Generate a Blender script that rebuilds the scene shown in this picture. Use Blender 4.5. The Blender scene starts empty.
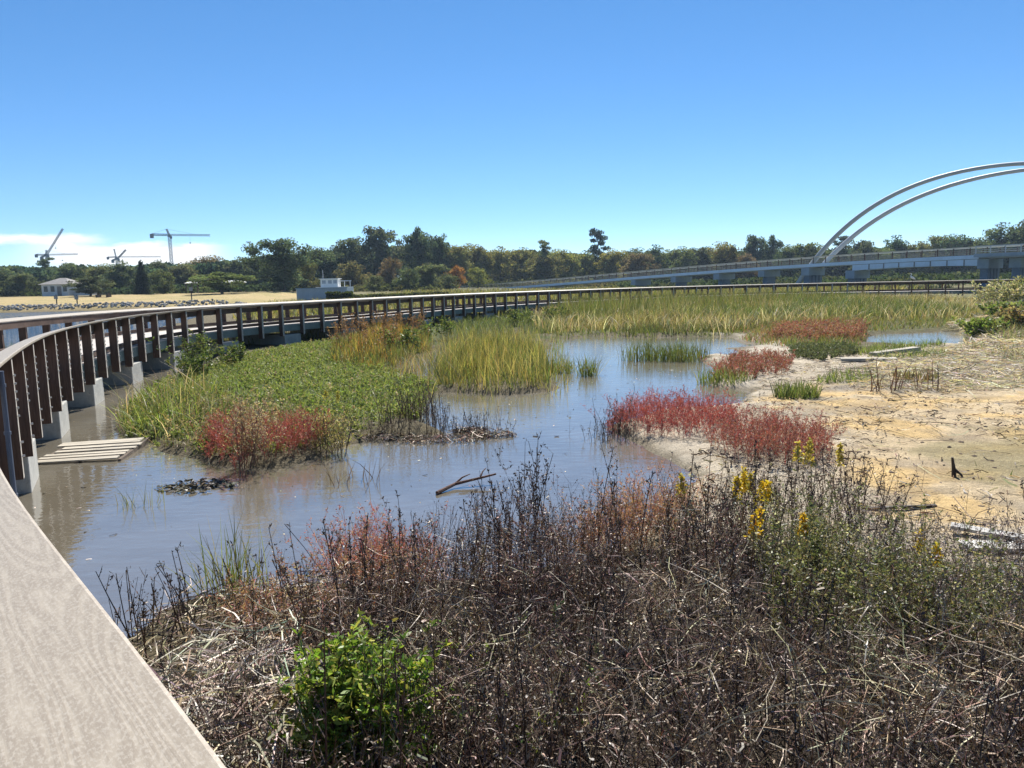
import bpy, math, random
import numpy as np
from mathutils import Vector, Matrix
R = math.radians
rng = np.random.default_rng(7)
random.seed(7)
SC = bpy.context.scene
COL = SC.collection

# ------------------------------------------------------------------ camera
FPX = 769.0
CAMZ = 2.6
PITCH = math.atan2(100.5, FPX)
ROLL = R(-1.3)
CM = Matrix.Rotation(math.pi/2 - PITCH, 3, 'X') @ Matrix.Rotation(ROLL, 3, 'Z')
cam = bpy.data.cameras.new('camera')
cam.sensor_width = 36.0
cam.lens = 36.0*FPX/1024
cam.clip_start = 0.05
cam.clip_end = 9000
camo = bpy.data.objects.new('camera', cam)
COL.objects.link(camo)
camo.matrix_world = Matrix.Translation((0, 0, CAMZ)) @ CM.to_4x4()
SC.camera = camo

def ray(px, py):
    return CM @ Vector(((px-512)/FPX, -(py-384)/FPX, -1.0))
def G(px, py, z=0.0):
    r = ray(px, py); t = (z-CAMZ)/r.z
    return (r.x*t, r.y*t)
def at(px, py, d):
    r = ray(px, py); t = d/r.y
    return Vector((r.x*t, d, CAMZ+r.z*t))
def poly(pts, z=0.0):
    return np.array([G(x, y, z) for x, y in pts])

# ------------------------------------------------------------------ tagging
def tag(o, label=None, cat=None, group=None, kind=None):
    if label: o['label'] = label
    if cat: o['category'] = cat
    if group: o['group'] = group
    if kind: o['kind'] = kind
    return o
def link(name, me, mat=None, parent=None):
    o = bpy.data.objects.new(name, me); COL.objects.link(o)
    if mat is not None:
        for m in (mat if isinstance(mat, (list, tuple)) else [mat]): me.materials.append(m)
    if parent: o.parent = parent
    return o
def empty(name, loc, label, cat, group=None, rz=0):
    o = bpy.data.objects.new(name, None); COL.objects.link(o)
    o.location = loc; o.rotation_euler = (0, 0, rz); o.empty_display_size = 0.2
    return tag(o, label, cat, group)

class MB:
    def __init__(s): s.v = []; s.f = []; s.uv = []; s.mi = []; s.cur = 0
    def quad(s, a, b, c, d, uv=None):
        n = len(s.v); s.v += [tuple(a), tuple(b), tuple(c), tuple(d)]
        s.f.append((n, n+1, n+2, n+3)); s.uv.append(uv or [(0, 0)]*4); s.mi.append(s.cur)
    def add(s, v, f):
        n = len(s.v); s.v += [tuple(p) for p in v]
        for q in f:
            s.f.append(tuple(n+i for i in q)); s.uv.append([(0, 0)]*len(q)); s.mi.append(s.cur)
    def box(s, x0, x1, y0, y1, z0, z1, M=None):
        v = [Vector((x, y, z)) for z in (z0, z1) for y in (y0, y1) for x in (x0, x1)]
        if M: v = [M @ p for p in v]
        s.add(v, [(0, 2, 3, 1), (4, 5, 7, 6), (0, 1, 5, 4), (2, 6, 7, 3), (0, 4, 6, 2), (1, 3, 7, 5)])
    def tube(s, pts, rad, n=6, cap=True):
        pts = [Vector(p) for p in pts]
        if not hasattr(rad, '__len__'): rad = [rad]*len(pts)
        rings = []
        for i, p in enumerate(pts):
            t = (pts[min(i+1, len(pts)-1)]-pts[max(i-1, 0)]).normalized()
            up = Vector((0, 0, 1)) if abs(t.z) < .9 else Vector((1, 0, 0))
            a = t.cross(up).normalized(); b = a.cross(t)
            rings.append([p+(a*math.cos(2*math.pi*k/n)+b*math.sin(2*math.pi*k/n))*rad[i] for k in range(n)])
        v = [q for r in rings for q in r]; f = []
        for i in range(len(pts)-1):
            for k in range(n):
                f.append((i*n+k, i*n+(k+1) % n, (i+1)*n+(k+1) % n, (i+1)*n+k))
        if cap:
            f.append(tuple(range(n))[::-1]); f.append(tuple((len(pts)-1)*n+k for k in range(n)))
        s.add(v, f)
    def mesh(s, name, smooth=False):
        me = bpy.data.meshes.new(name); me.from_pydata(s.v, [], s.f)
        u = me.uv_layers.new(name='UVMap')
        u.data.foreach_set('uv', [c for q in s.uv for p in q for c in p])
        me.polygons.foreach_set('material_index', s.mi)
        if smooth: me.polygons.foreach_set('use_smooth', [True]*len(s.f))
        me.update(); return me
    def build(s, name, mat, parent=None, smooth=False):
        return link(name, s.mesh(name, smooth), mat, parent)

# ------------------------------------------------------------------ materials
def nodes(name):
    m = bpy.data.materials.new(name); m.use_nodes = True
    nt = m.node_tree; nt.nodes.clear()
    out = nt.nodes.new('ShaderNodeOutputMaterial')
    return m, nt, out
def N(nt, t, **k):
    n = nt.nodes.new(t)
    for a, b in k.items():
        if a.startswith('i_'):
            n.inputs[a[2:].replace('_', ' ')].default_value = b
        else: setattr(n, a, b)
    return n
def mixc(nt, fac, a, b, blend='MIX'):
    n = nt.nodes.new('ShaderNodeMix'); n.data_type = 'RGBA'; n.blend_type = blend
    for i, x in ((0, fac), (6, a), (7, b)):
        if isinstance(x, bpy.types.NodeSocket): nt.links.new(x, n.inputs[i])
        elif i == 0: n.inputs[0].default_value = x
        else: n.inputs[i].default_value = (*x[:3], 1)
    return n.outputs[2]
def math_(nt, op, a, b=0.0, c=0.0, clamp=False):
    n = nt.nodes.new('ShaderNodeMath'); n.operation = op; n.use_clamp = clamp
    for i, x in enumerate((a, b, c)):
        if isinstance(x, bpy.types.NodeSocket): nt.links.new(x, n.inputs[i])
        else: n.inputs[i].default_value = x
    return n.outputs[0]
def sstep(nt, x, a, b):
    n = nt.nodes.new('ShaderNodeMapRange'); n.interpolation_type = 'SMOOTHSTEP'
    n.inputs[1].default_value = a; n.inputs[2].default_value = b
    nt.links.new(x, n.inputs[0]); return n.outputs[0]
def noise(nt, vec, scale, detail=4, rough=.6):
    n = nt.nodes.new('ShaderNodeTexNoise'); n.inputs['Scale'].default_value = scale
    n.inputs['Detail'].default_value = detail; n.inputs['Roughness'].default_value = rough
    if vec is not None: nt.links.new(vec, n.inputs['Vector'])
    return n.outputs['Fac']
def vscale(nt, vec, s):
    n = nt.nodes.new('ShaderNodeVectorMath'); n.operation = 'MULTIPLY'
    nt.links.new(vec, n.inputs[0]); n.inputs[1].default_value = s; return n.outputs[0]

def plain(name, col, rough=.7, var=.35, scale=3.0, bump=.3, metallic=0.0, stretch=(1, 1, 1), dark=None, spec=.3):
    m, nt, out = nodes(name)
    p = N(nt, 'ShaderNodeBsdfPrincipled'); p.inputs['Roughness'].default_value = rough
    p.inputs['Metallic'].default_value = metallic; p.inputs['Specular IOR Level'].default_value = spec
    tc = N(nt, 'ShaderNodeTexCoord'); v = vscale(nt, tc.outputs['Object'], stretch)
    n1 = noise(nt, v, scale, 6); n2 = noise(nt, v, scale*7, 3)
    f = math_(nt, 'ADD', math_(nt, 'MULTIPLY', n1, .65), math_(nt, 'MULTIPLY', n2, .35))
    f = sstep(nt, f, .3, .7)
    lo = dark or tuple(c*(1-var) for c in col); hi = tuple(min(1, c*(1+var*.6)) for c in col)
    c = mixc(nt, f, lo, hi)
    nt.links.new(c, p.inputs['Base Color'])
    if bump:
        b = N(nt, 'ShaderNodeBump'); b.inputs['Strength'].default_value = bump; b.inputs['Distance'].default_value = .02
        nt.links.new(f, b.inputs['Height']); nt.links.new(b.outputs[0], p.inputs['Normal'])
    nt.links.new(p.outputs[0], out.inputs[0]); return m

def leafmat(name, source='attr', trans=.4, rough=.6, gloss=.06):
    m, nt, out = nodes(name)
    if source == 'attr':
        a = N(nt, 'ShaderNodeAttribute', attribute_name='Col'); c = a.outputs['Color']
    else:                                             # object colour times a per-leaf tint
        oi = N(nt, 'ShaderNodeObjectInfo'); a = N(nt, 'ShaderNodeAttribute', attribute_name='Col')
        c = mixc(nt, 1.0, oi.outputs['Color'], a.outputs['Color'], 'MULTIPLY')
    d = N(nt, 'ShaderNodeBsdfDiffuse'); t = N(nt, 'ShaderNodeBsdfTranslucent')
    nt.links.new(c, d.inputs[0])
    tc = mixc(nt, 1.0, c, (1.25, 1.2, .7), 'MULTIPLY')
    nt.links.new(tc, t.inputs[0])
    mx = N(nt, 'ShaderNodeMixShader'); mx.inputs[0].default_value = trans
    nt.links.new(d.outputs[0], mx.inputs[1]); nt.links.new(t.outputs[0], mx.inputs[2])
    g = N(nt, 'ShaderNodeBsdfGlossy'); g.inputs['Roughness'].default_value = .45
    g.inputs['Color'].default_value = (.8, .8, .8, 1)
    mg = N(nt, 'ShaderNodeMixShader'); mg.inputs[0].default_value = gloss
    nt.links.new(mx.outputs[0], mg.inputs[1]); nt.links.new(g.outputs[0], mg.inputs[2])
    nt.links.new(mg.outputs[0], out.inputs[0]); return m

M_leaf = leafmat('leaf', 'attr', .4, gloss=.03)
M_twig = leafmat('twig', 'attr', .06, gloss=.04)
M_tree = leafmat('tree_leaf', 'obj', .42, gloss=0.0)
M_mass = leafmat('mass_leaf', 'attr', .4, gloss=0.0)
M_bark = plain('bark', (.12, .095, .075), .9, .5, 4, .6, stretch=(1, 1, .25))
M_edge = plain('sunlit_weathered_timber', (.40, .36, .31), .8, .3, 5, .3, stretch=(1, 1, .12))  # weathered grey, paler still to paint sunlight on the outward post faces
M_post = plain('stained_timber', (.10, .056, .038), .75, .45, 5, .3, stretch=(1, 1, .12))
M_rail = plain('stained_rail', (.10, .062, .045), .75, .4, 2, .2)
M_fascia = plain('pale_fascia', (.17, .205, .185), .8, .25, 2, .2)
M_conc = plain('concrete', (.34, .34, .315), .85, .25, 2.5, .3)
M_steel = plain('galvanised', (.55, .56, .57), .35, .15, 8, .0, metallic=.8)
M_cable = plain('cable', (.28, .28, .28), .4, .15, 8, .0, metallic=.7)
M_bridge = plain('bridge_paint', (.56, .70, .85), .6, .12, .5, .0)
M_bconc = plain('bridge_concrete', (.26, .33, .40), .8, .15, .6, .1)
M_bcol = plain('shaded_pier_shaft', (.15, .20, .26), .8, .2, .6, .1)  # darker copy of the bridge concrete, shade under the deck in its colour
M_brail = plain('bridge_rail', (.68, .58, .44), .6, .2, 2, .0)
M_arch = plain('arch_paint', (.42, .44, .45), .5, .08, .5, .0)
M_crane = plain('crane_paint', (.42, .45, .46), .6, .2, .3, .0)
M_craned = plain('crane_dark', (.2, .22, .24), .6, .2, .3, .0)
M_house = plain('house_paint', (.55, .57, .58), .7, .12, 1, .0)
M_white = plain('white_paint', (.78, .78, .76), .6, .08, 1, .0)
M_roof = plain('roof', (.22, .21, .2), .85, .3, 2, .1)
M_glass = plain('dark_glass', (.03, .035, .04), .15, .1, 1, .0, spec=.5)
M_wallgrey = plain('grey_bulkhead', (.38, .42, .46), .8, .15, .8, .1, stretch=(1, 1, .3))
M_drift = plain('weathered_wood', (.42, .38, .31), .85, .35, 3, .5, stretch=(.25, 3, 3))
M_rock = plain('riprap_stone', (.25, .245, .23), .9, .6, .6, .4)
M_black = plain('dark_metal', (.03, .03, .03), .5, .2, 3, .0)

def cap_material():
    m, nt, out = nodes('composite_cap')
    p = N(nt, 'ShaderNodeBsdfPrincipled'); p.inputs['Roughness'].default_value = .5
    p.inputs['Specular IOR Level'].default_value = .3
    uv = N(nt, 'ShaderNodeUVMap'); u = uv.outputs[0]
    # cathedral grain: contour lines of a noise stretched along the board
    big = noise(nt, vscale(nt, u, (5, .55, 1)), 1.0, 2, .4)
    rings = math_(nt, 'SINE', math_(nt, 'MULTIPLY', big, 150.0))
    rings = sstep(nt, rings, -.4, .9)
    fine = noise(nt, vscale(nt, u, (90, 14, 1)), 1.0, 3, .6)
    speck = noise(nt, vscale(nt, u, (150, 80, 1)), 1.0, 3, .7)
    f = math_(nt, 'ADD', math_(nt, 'MULTIPLY', rings, .19), math_(nt, 'MULTIPLY', fine, .9))
    f2 = sstep(nt, f, .3, .95)
    c = mixc(nt, f2, (.275, .232, .18), (.385, .335, .265))
    c = mixc(nt, math_(nt, 'MULTIPLY', sstep(nt, speck, .46, .62), .55), c, (.43, .385, .32))
    stain = noise(nt, vscale(nt, u, (6, 2, 1)), 1.0, 4, .6)
    c = mixc(nt, math_(nt, 'MULTIPLY', sstep(nt, stain, .55, .8), .35), c, (.19, .165, .14))
    nt.links.new(c, p.inputs['Base Color'])
    b = N(nt, 'ShaderNodeBump'); b.inputs['Strength'].default_value = .35; b.inputs['Distance'].default_value = .002
    nt.links.new(f, b.inputs['Height']); nt.links.new(b.outputs[0], p.inputs['Normal'])
    nt.links.new(p.outputs[0], out.inputs[0]); return m
M_cap = cap_material()

def deck_material():
    m, nt, out = nodes('deck_boards')
    p = N(nt, 'ShaderNodeBsdfPrincipled'); p.inputs['Roughness'].default_value = .75
    uv = N(nt, 'ShaderNodeUVMap'); u = uv.outputs[0]
    sx = N(nt, 'ShaderNodeSeparateXYZ'); nt.links.new(u, sx.inputs[0])
    v = math_(nt, 'DIVIDE', sx.outputs[1], .145)
    fr = math_(nt, 'FRACT', v); gap = math_(nt, 'LESS_THAN', fr, .05)
    wn = N(nt, 'ShaderNodeTexWhiteNoise', noise_dimensions='1D')
    nt.links.new(math_(nt, 'FLOOR', v), wn.inputs['W'])
    fine = noise(nt, vscale(nt, u, (3, 30, 1)), 1.0, 4)
    f = math_(nt, 'ADD', math_(nt, 'MULTIPLY', wn.outputs[0], .5), math_(nt, 'MULTIPLY', fine, .5))
    c = mixc(nt, f, (.33, .29, .26), (.48, .44, .40))
    c = mixc(nt, gap, c, (.03, .03, .03))
    nt.links.new(c, p.inputs['Base Color']); nt.links.new(p.outputs[0], out.inputs[0]); return m
M_deck = deck_material()

# ------------------------------------------------------------------ terrain shape
POND = poly([(100, 655), (150, 608), (205, 596), (262, 596), (325, 588), (400, 592), (480, 590), (560, 575), (620, 545),
             (655, 508), (694, 478), (655, 455), (622, 441), (604, 427), (640, 415), (735, 404), (742, 393), (704, 386),
             (712, 371), (700, 358), (735, 344), (728, 337), (690, 337), (640, 338), (600, 336), (560, 340), (546, 352), (552, 372),
             (560, 386), (548, 393), (500, 397), (442, 393), (418, 398), (424, 420), (468, 441), (420, 439), (372, 440),
             (320, 457), (280, 470), (215, 468), (190, 460), (150, 449), (118, 441), (112, 414), (150, 388), (195, 373),
             (212, 362), (160, 352), (100, 362), (30, 385), (-160, 405), (-300, 500), (-160, 655)])
POOL1 = poly([(386, 374), (402, 364), (425, 353), (438, 351), (434, 372), (405, 381)])
POOL2 = poly([(478, 334.5), (515, 331.5), (535, 332), (530, 335), (490, 337)])
POOL3 = poly([(862, 339), (900, 334.5), (950, 332), (988, 337), (968, 344), (905, 346), (872, 344)])
POOL4 = poly([(690, 352), (722, 345), (760, 338), (778, 341), (762, 352), (728, 358)])
LAKE = np.array([(-46, 128), (-36, 95), (-27, 60), (-21, 38), (-24, 26), (-40, 18), (-500, -30), (-900, 60), (-900, 112), (-76, 114), (-51, 114)], float)
CREEK = np.array([(30, 215), (60, 178), (95, 150), (160, 120), (175, 135), (110, 168), (75, 196), (40, 235)], float)

def sdf(P, V):
    """signed distance of points P to polygon V, negative inside"""
    P = np.asarray(P, float); d = np.full(len(P), 1e18); inside = np.zeros(len(P), bool)
    n = len(V)
    for i in range(n):
        a = V[i]; b = V[(i+1) % n]; e = b-a; w = P-a
        t = np.clip((w@e)/(e@e), 0, 1); q = w-t[:, None]*e
        d = np.minimum(d, (q*q).sum(1))
        c = ((a[1] > P[:, 1]) != (b[1] > P[:, 1]))
        with np.errstate(divide='ignore', invalid='ignore'):
            xi = (b[0]-a[0])*(P[:, 1]-a[1])/(b[1]-a[1])+a[0]
        inside ^= (c & (P[:, 0] < xi))
    d = np.sqrt(d); return np.where(inside, -d, d)

_perm = rng.random((256, 256))
def vnoise(x, y):
    xi = np.floor(x).astype(int); yi = np.floor(y).astype(int); fx = x-xi; fy = y-yi
    fx = fx*fx*(3-2*fx); fy = fy*fy*(3-2*fy)
    g = lambda i, j: _perm[i % 256, j % 256]
    return (g(xi, yi)*(1-fx)+g(xi+1, yi)*fx)*(1-fy)+(g(xi, yi+1)*(1-fx)+g(xi+1, yi+1)*fx)*fy
def fbm(x, y, o=4):
    s = 0; a = .5
    for k in range(o): s = s+a*vnoise(x*2**k+17*k, y*2**k+31*k); a *= .5
    return s/(1-.5**o)
def smooth(x, a, b):
    t = np.clip((x-a)/(b-a), 0, 1); return t*t*(3-2*t)
WATERS = [(POND, .4), (POOL1, .4), (POOL2, .5), (POOL3, .6), (POOL4, .12), (LAKE, .8), (CREEK, 1.5)]
GREENMOUND = poly([(140, 430), (150, 400), (230, 372), (330, 352), (420, 345), (430, 380), (330, 420), (230, 430)])
def height(P):
    P = np.asarray(P, float); x = P[:, 0]; y = P[:, 1]; d = np.hypot(x, y)
    h = .13+.10*(fbm(x*.35, y*.35)-.5)+.05*(fbm(x*1.7+9, y*1.7)-.5)
    h = h+.12*smooth(-sdf(P, GREENMOUND), -1.0, 2.5)
    h = h+.16*smooth(y, 8.5, 5.0)*smooth(x, -3.5, 1.0)          # bank under the brush in front
    h = h+.25*smooth(d, 60, 110)
    h = h+1.0*smooth(y, 116, 165)*smooth(x, 60, -40)+.5*smooth(d, 150, 260)
    # the far lawn lies above the lake, the hill rises gently behind
    h = h+.55*smooth(y, 113.5, 119)*smooth(x, -42, -50)
    h = h+smooth(d, 400, 2500)*3
    wob = (fbm(x*.9+3, y*.9+7)-.5)*1.2*np.clip(d/14, .35, 2.2)
    for V, dep in WATERS:
        s = sdf(P, V)+wob*.5; e = .18+.012*d
        bed = -dep if dep > .2 else -.02
        k = smooth(s, -e*2.5, e*1.6)
        h = bed+(h-bed)*k
    return h
def ground(x, y):
    return float(height(np.array([[x, y]]))[0])

# ------------------------------------------------------------------ terrain mesh
def terrain():
    th = np.unique(np.concatenate([np.arange(-50, 50.01, .28), np.arange(50, 310, 3.0)]))
    th = np.radians(th); nr = 640
    r = .4*np.exp(np.linspace(0, math.log(5000/.4), nr))
    T, RR = np.meshgrid(th, r)
    X = (RR*np.sin(T)).ravel(); Y = (RR*np.cos(T)).ravel()
    P = np.stack([X, Y], 1); Z = height(P)
    nt_ = len(th)
    i = np.arange(nr-1)[:, None]; j = np.arange(nt_)[None, :]; j2 = (j+1) % nt_
    q = np.stack(np.broadcast_arrays(i*nt_+j, i*nt_+j2, (i+1)*nt_+j2, (i+1)*nt_+j), -1).reshape(-1, 4)[:, ::-1]
    V = np.stack([X, Y, Z], 1)
    # close the small hole in the middle
    V = np.vstack([V, [[0, 0, float(Z[:nt_].mean())]]])
    tri = [(k, nt_*nr, (k+1) % nt_) for k in range(nt_)]
    me = bpy.data.meshes.new('ground')
    me.vertices.add(len(V)); me.vertices.foreach_set('co', V.ravel())
    L = np.concatenate([q.ravel(), np.array(tri).ravel()]); me.loops.add(len(L)); me.loops.foreach_set('vertex_index', L)
    st = np.concatenate([np.arange(len(q))*4, len(q)*4+np.arange(len(tri))*3])
    me.polygons.add(len(st)); me.polygons.foreach_set('loop_start', st)
    # pigment of the soil, with shade under the front brush painted in
    P2 = V[:, :2]; x = P2[:, 0]; y = P2[:, 1]; d = np.hypot(x, y); z = V[:, 2]
    nz = fbm(x*1.3+5, y*1.3); nz2 = fbm(x*.25, y*.25+8)
    c = np.tile(np.array([.135, .115, .07]), (len(V), 1))
    def blend(w, col):
        nonlocal c
        w = np.clip(w, 0, 1)[:, None]; c = c*(1-w)+np.array(col)*w
    def zone(pts, e, col, k=1.0, px=True):
        s = sdf(P2, poly(pts) if px else np.array(pts, float))+(nz-.5)*3.0*np.clip(d/15, .4, 2)
        blend(smooth(-s, -e, e)*k, col)
    zone([(130, 440), (120, 405), (230, 362), (330, 340), (430, 325), (560, 318), (560, 336), (540, 350), (440, 352), (430, 395), (330, 425), (230, 440)], .6, (.075, .095, .03))
    zone([(480, 336), (560, 300), (1024, 290), (1100, 320), (900, 335), (740, 336)], 1.0, (.11, .11, .045))
    SAND = [(595, 530), (640, 490), (660, 470), (600, 440), (640, 415), (735, 400), (690, 388), (700, 350), (760, 350), (860, 352), (1090, 340), (1140, 620), (900, 590), (760, 560), (650, 560)]
    zone(SAND, .35, (.52, .455, .35))
    zone([(690, 470), (700, 350), (760, 336), (800, 352), (760, 380), (760, 430)], .5, (.44, .40, .335), .8)
    zone([(765, 415), (810, 392), (870, 384), (960, 392), (1060, 398), (1100, 520), (960, 545), (880, 512), (830, 478), (840, 440)], .5, (.66, .475, .225), .95)
    blend(smooth(fbm(x*1.1+3, y*1.6+11), .48, .62)*smooth(-sdf(P2, poly(SAND)), 0, .5)*.5, (.56, .50, .40))
    blend(smooth(fbm(x*1.5+31, y*2.2+5), .56, .68)*smooth(-sdf(P2, poly(SAND)), 0, .5)*.4, (.30, .25, .18))
    zone([(930, 470), (960, 445), (1040, 440), (1120, 470), (1080, 505), (980, 495)], .4, (.26, .23, .12), .7)
    zone([(845, 392), (865, 366), (930, 352), (1080, 342), (1100, 392), (940, 398)], .5, (.34, .30, .24))
    blend(smooth(nz, .58, .72)*smooth(d, 6, 9)*smooth(d, 40, 30)*smooth(x, 2, 4)*.45, (.25, .20, .14))
    w = smooth(z, .09, .02)*smooth(d, 90, 60); blend(w*.75, (.15, .13, .09))            # wet rim
    w = smooth(z, .0, -.1); blend(w, (.16, .13, .085))
    fore = smooth(sdf(P2, poly([(120, 700), (330, 610), (560, 590), (760, 575), (900, 590), (1100, 640), (1400, 1400), (-300, 1400)])), .3, -.3)
    blend(fore*.95, (.052, .04, .03))  # dark litter, deepened to paint the shade beneath the brush
    lawn = smooth(y, 113, 117)*smooth(x, -30, -42)*smooth(y, 185, 165); blend(lawn, (.38, .30, .15))
    blend(lawn*smooth(nz2, .5, .62)*.5, (.25, .23, .09))
    far = smooth(d, 75, 100)*(1-lawn)*smooth(x, -48, -36); blend(far*.8, (.145, .14, .06))
    blend(smooth(d, 175, 230), (.06, .065, .03))
    c = np.hstack([np.clip(c, 0, 1), np.ones((len(c), 1))])
    ca = me.color_attributes.new('Col', 'FLOAT_COLOR', 'POINT'); ca.data.foreach_set('color', c.ravel())
    me.update(calc_edges=True)
    me.polygons.foreach_set('use_smooth', [True]*len(me.polygons))
    m, nt, out = nodes('soil')
    p = N(nt, 'ShaderNodeBsdfPrincipled'); p.inputs['Roughness'].default_value = .92; p.inputs['Specular IOR Level'].default_value = .15
    a = N(nt, 'ShaderNodeAttribute', attribute_name='Col'); g = N(nt, 'ShaderNodeNewGeometry')
    n1 = noise(nt, g.outputs['Position'], 2.6, 9, .75); n2 = noise(nt, g.outputs['Position'], 26, 4, .75)
    f = math_(nt, 'ADD', math_(nt, 'MULTIPLY', n1, .6), math_(nt, 'MULTIPLY', n2, .5))
    f = sstep(nt, f, .32, .78)
    k = mixc(nt, f, (.62, .59, .55), (1.30, 1.28, 1.24))
    cc = mixc(nt, 1.0, a.outputs['Color'], k, 'MULTIPLY')
    nt.links.new(cc, p.inputs['Base Color'])
    b = N(nt, 'ShaderNodeBump'); b.inputs['Strength'].default_value = .9; b.inputs['Distance'].default_value = .05
    nt.links.new(f, b.inputs['Height']); nt.links.new(b.outputs[0], p.inputs['Normal'])
    nt.links.new(p.outputs[0], out.inputs[0])
    o = link('ground', me, m); tag(o, 'sandy and muddy marsh ground with ochre sand, litter and a far lawn', 'ground', kind='structure')
terrain()

def water():
    mb = MB(); mb.add([(-2500, -2500, 0), (2500, -2500, 0), (2500, 2500, 0), (-2500, 2500, 0)], [(0, 1, 2, 3)])
    m, nt, out = nodes('murky_water')
    p = N(nt, 'ShaderNodeBsdfPrincipled'); p.inputs['Roughness'].default_value = .02; p.inputs['IOR'].default_value = 3.6
    g = N(nt, 'ShaderNodeNewGeometry'); pos = g.outputs['Position']
    n0 = noise(nt, pos, .45, 5, .6)
    c = mixc(nt, sstep(nt, n0, .35, .65), (.115, .10, .072), (.15, .135, .107))
    sx = N(nt, 'ShaderNodeSeparateXYZ'); nt.links.new(pos, sx.inputs[0])
    lake = math_(nt, 'MULTIPLY', sstep(nt, sx.outputs[0], -16, -26), sstep(nt, sx.outputs[1], 20, 40))
    c = mixc(nt, lake, c, (.05, .075, .10))
    nt.links.new(c, p.inputs['Base Color'])
    wa = noise(nt, vscale(nt, pos, (1, 2.2, 1)), 3.2, 3, .5); wb = noise(nt, vscale(nt, pos, (1, 1.6, 1)), 14, 2, .5)
    wl = noise(nt, vscale(nt, pos, (.6, 1.5, 1)), 1.6, 3, .6)
    hgt = math_(nt, 'ADD', math_(nt, 'MULTIPLY', wa, .0065), math_(nt, 'MULTIPLY', wb, .0009))
    hgt = math_(nt, 'ADD', hgt, math_(nt, 'MULTIPLY', math_(nt, 'MULTIPLY', wl, lake), .35))
    b = N(nt, 'ShaderNodeBump'); b.inputs['Strength'].default_value = 1; b.inputs['Distance'].default_value = 1.0
    nt.links.new(hgt, b.inputs['Height']); nt.links.new(b.outputs[0], p.inputs['Normal'])
    nt.links.new(p.outputs[0], out.inputs[0])
    o = mb.build('water', m); tag(o, 'still murky pond and lake water reflecting blue sky', 'water', kind='structure')
water()

# ------------------------------------------------------------------ ribbons (all vegetation)
class Veg:
    """gathers ribbons of points P[N,S,3], widths W[N,S], side vectors and colours, and links them as ONE mesh"""
    def __init__(s): s.b = []
    def rib(s, P, W, side, col):
        P = np.asarray(P, float); n, S, _ = P.shape
        W = np.broadcast_to(np.asarray(W, float), (n, S)); side = np.broadcast_to(np.asarray(side, float), (n, 3))
        col = np.broadcast_to(np.asarray(col, float), (n, 3))
        off = side[:, None, :]*W[..., None]*.5
        V = np.stack([P-off, P+off], 2).reshape(n, S*2, 3)
        s.b.append((V, S, col)); return s
    def mesh(s, name):
        vs = []; qs = []; cs = []; o = 0
        for V, S, col in s.b:
            n = len(V); vs.append(V.reshape(-1, 3)); cs.append(np.repeat(col, S*2, 0))
            k = np.arange(S-1)*2; q = np.stack([k, k+1, k+3, k+2], 1)[None]+(np.arange(n)*S*2)[:, None, None]+o
            qs.append(q.reshape(-1, 4)); o += n*S*2
        V = np.vstack(vs); Q = np.vstack(qs); C = np.vstack(cs)
        me = bpy.data.meshes.new(name)
        me.vertices.add(len(V)); me.vertices.foreach_set('co', V.ravel().astype(np.float32))
        me.loops.add(Q.size); me.loops.foreach_set('vertex_index', Q.ravel())
        me.polygons.add(len(Q)); me.polygons.foreach_set('loop_start', np.arange(len(Q))*4)
        ca = me.color_attributes.new('Col', 'FLOAT_COLOR', 'POINT')
        ca.data.foreach_set('color', np.hstack([np.clip(C, 0, 1.5), np.ones((len(C), 1))]).ravel().astype(np.float32))
        me.update(calc_edges=True); return me
    def build(s, name, mat=None, parent=None): return link(name, s.mesh(name), mat or M_leaf, parent)

def U(a, b, n): return rng.uniform(a, b, n)
def az_vec(a): return np.stack([np.cos(a), np.sin(a), np.zeros_like(a)], -1)
def pick(cols, n, jit=.22):
    c = np.array(cols, float)[rng.integers(0, len(cols), n)]
    return np.clip(c*(1+rng.normal(0, jit, (n, 1)))*(1+rng.normal(0, jit*.3, (n, 3))), .004, 1)
def scatter(V, density, jitter_noise=None, n=None):
    lo = V.min(0); hi = V.max(0); area = (hi-lo).prod()
    k = int(area*density) if n is None else n
    k = max(k, 1)
    P = lo+rng.random((k, 2))*(hi-lo); P = P[sdf(P, V) < 0]
    if jitter_noise:
        f = fbm(P[:, 0]*jitter_noise, P[:, 1]*jitter_noise+3); P = P[rng.random(len(P)) < smooth(f, .34, .58)]
    return P
def with_z(P, dz=-.03, dry=True):
    h = height(P)
    if dry: k = h > -.02; P = P[k]; h = h[k]
    return np.column_stack([P, np.maximum(h, -.15)+dz])

def grass(v, B, hgt, wid, cols, lean=.25, curve=.3, S=4, jit=.22, hn=None, edge=None, ew=1.2):
    """blades rising from points B"""
    n = len(B)
    if n == 0: return
    h = U(hgt[0], hgt[1], n)*(1 if edge is None else .3+.7*smooth(-sdf(B[:, :2], edge)+(fbm(B[:, 0]*.5, B[:, 1]*.5)-.5)*ew, 0, ew))*(1 if hn is None else .42+1.05*fbm(B[:, 0]*hn+4, B[:, 1]*hn+1, 3)); a = U(0, 2*np.pi, n); l = np.abs(rng.normal(0, lean, n)); cv = np.abs(rng.normal(0, curve, n))
    t = np.linspace(0, 1, S); dirv = az_vec(a)
    up = h[:, None]*t; out = h[:, None]*(l[:, None]*t+cv[:, None]*t**2.5)
    P = B[:, None, :]+dirv[:, None, :]*out[..., None]; P[..., 2] += up*(1-.25*np.minimum(1, cv)[:, None]*t**2)
    w = U(wid[0], wid[1], n)[:, None]*(np.array([.7, 1, .75, .12]) if S == 4 else np.linspace(1, .15, S))
    v.rib(P, w, az_vec(a+np.pi/2+rng.normal(0, .7, n)), pick(cols, n, jit))

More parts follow.
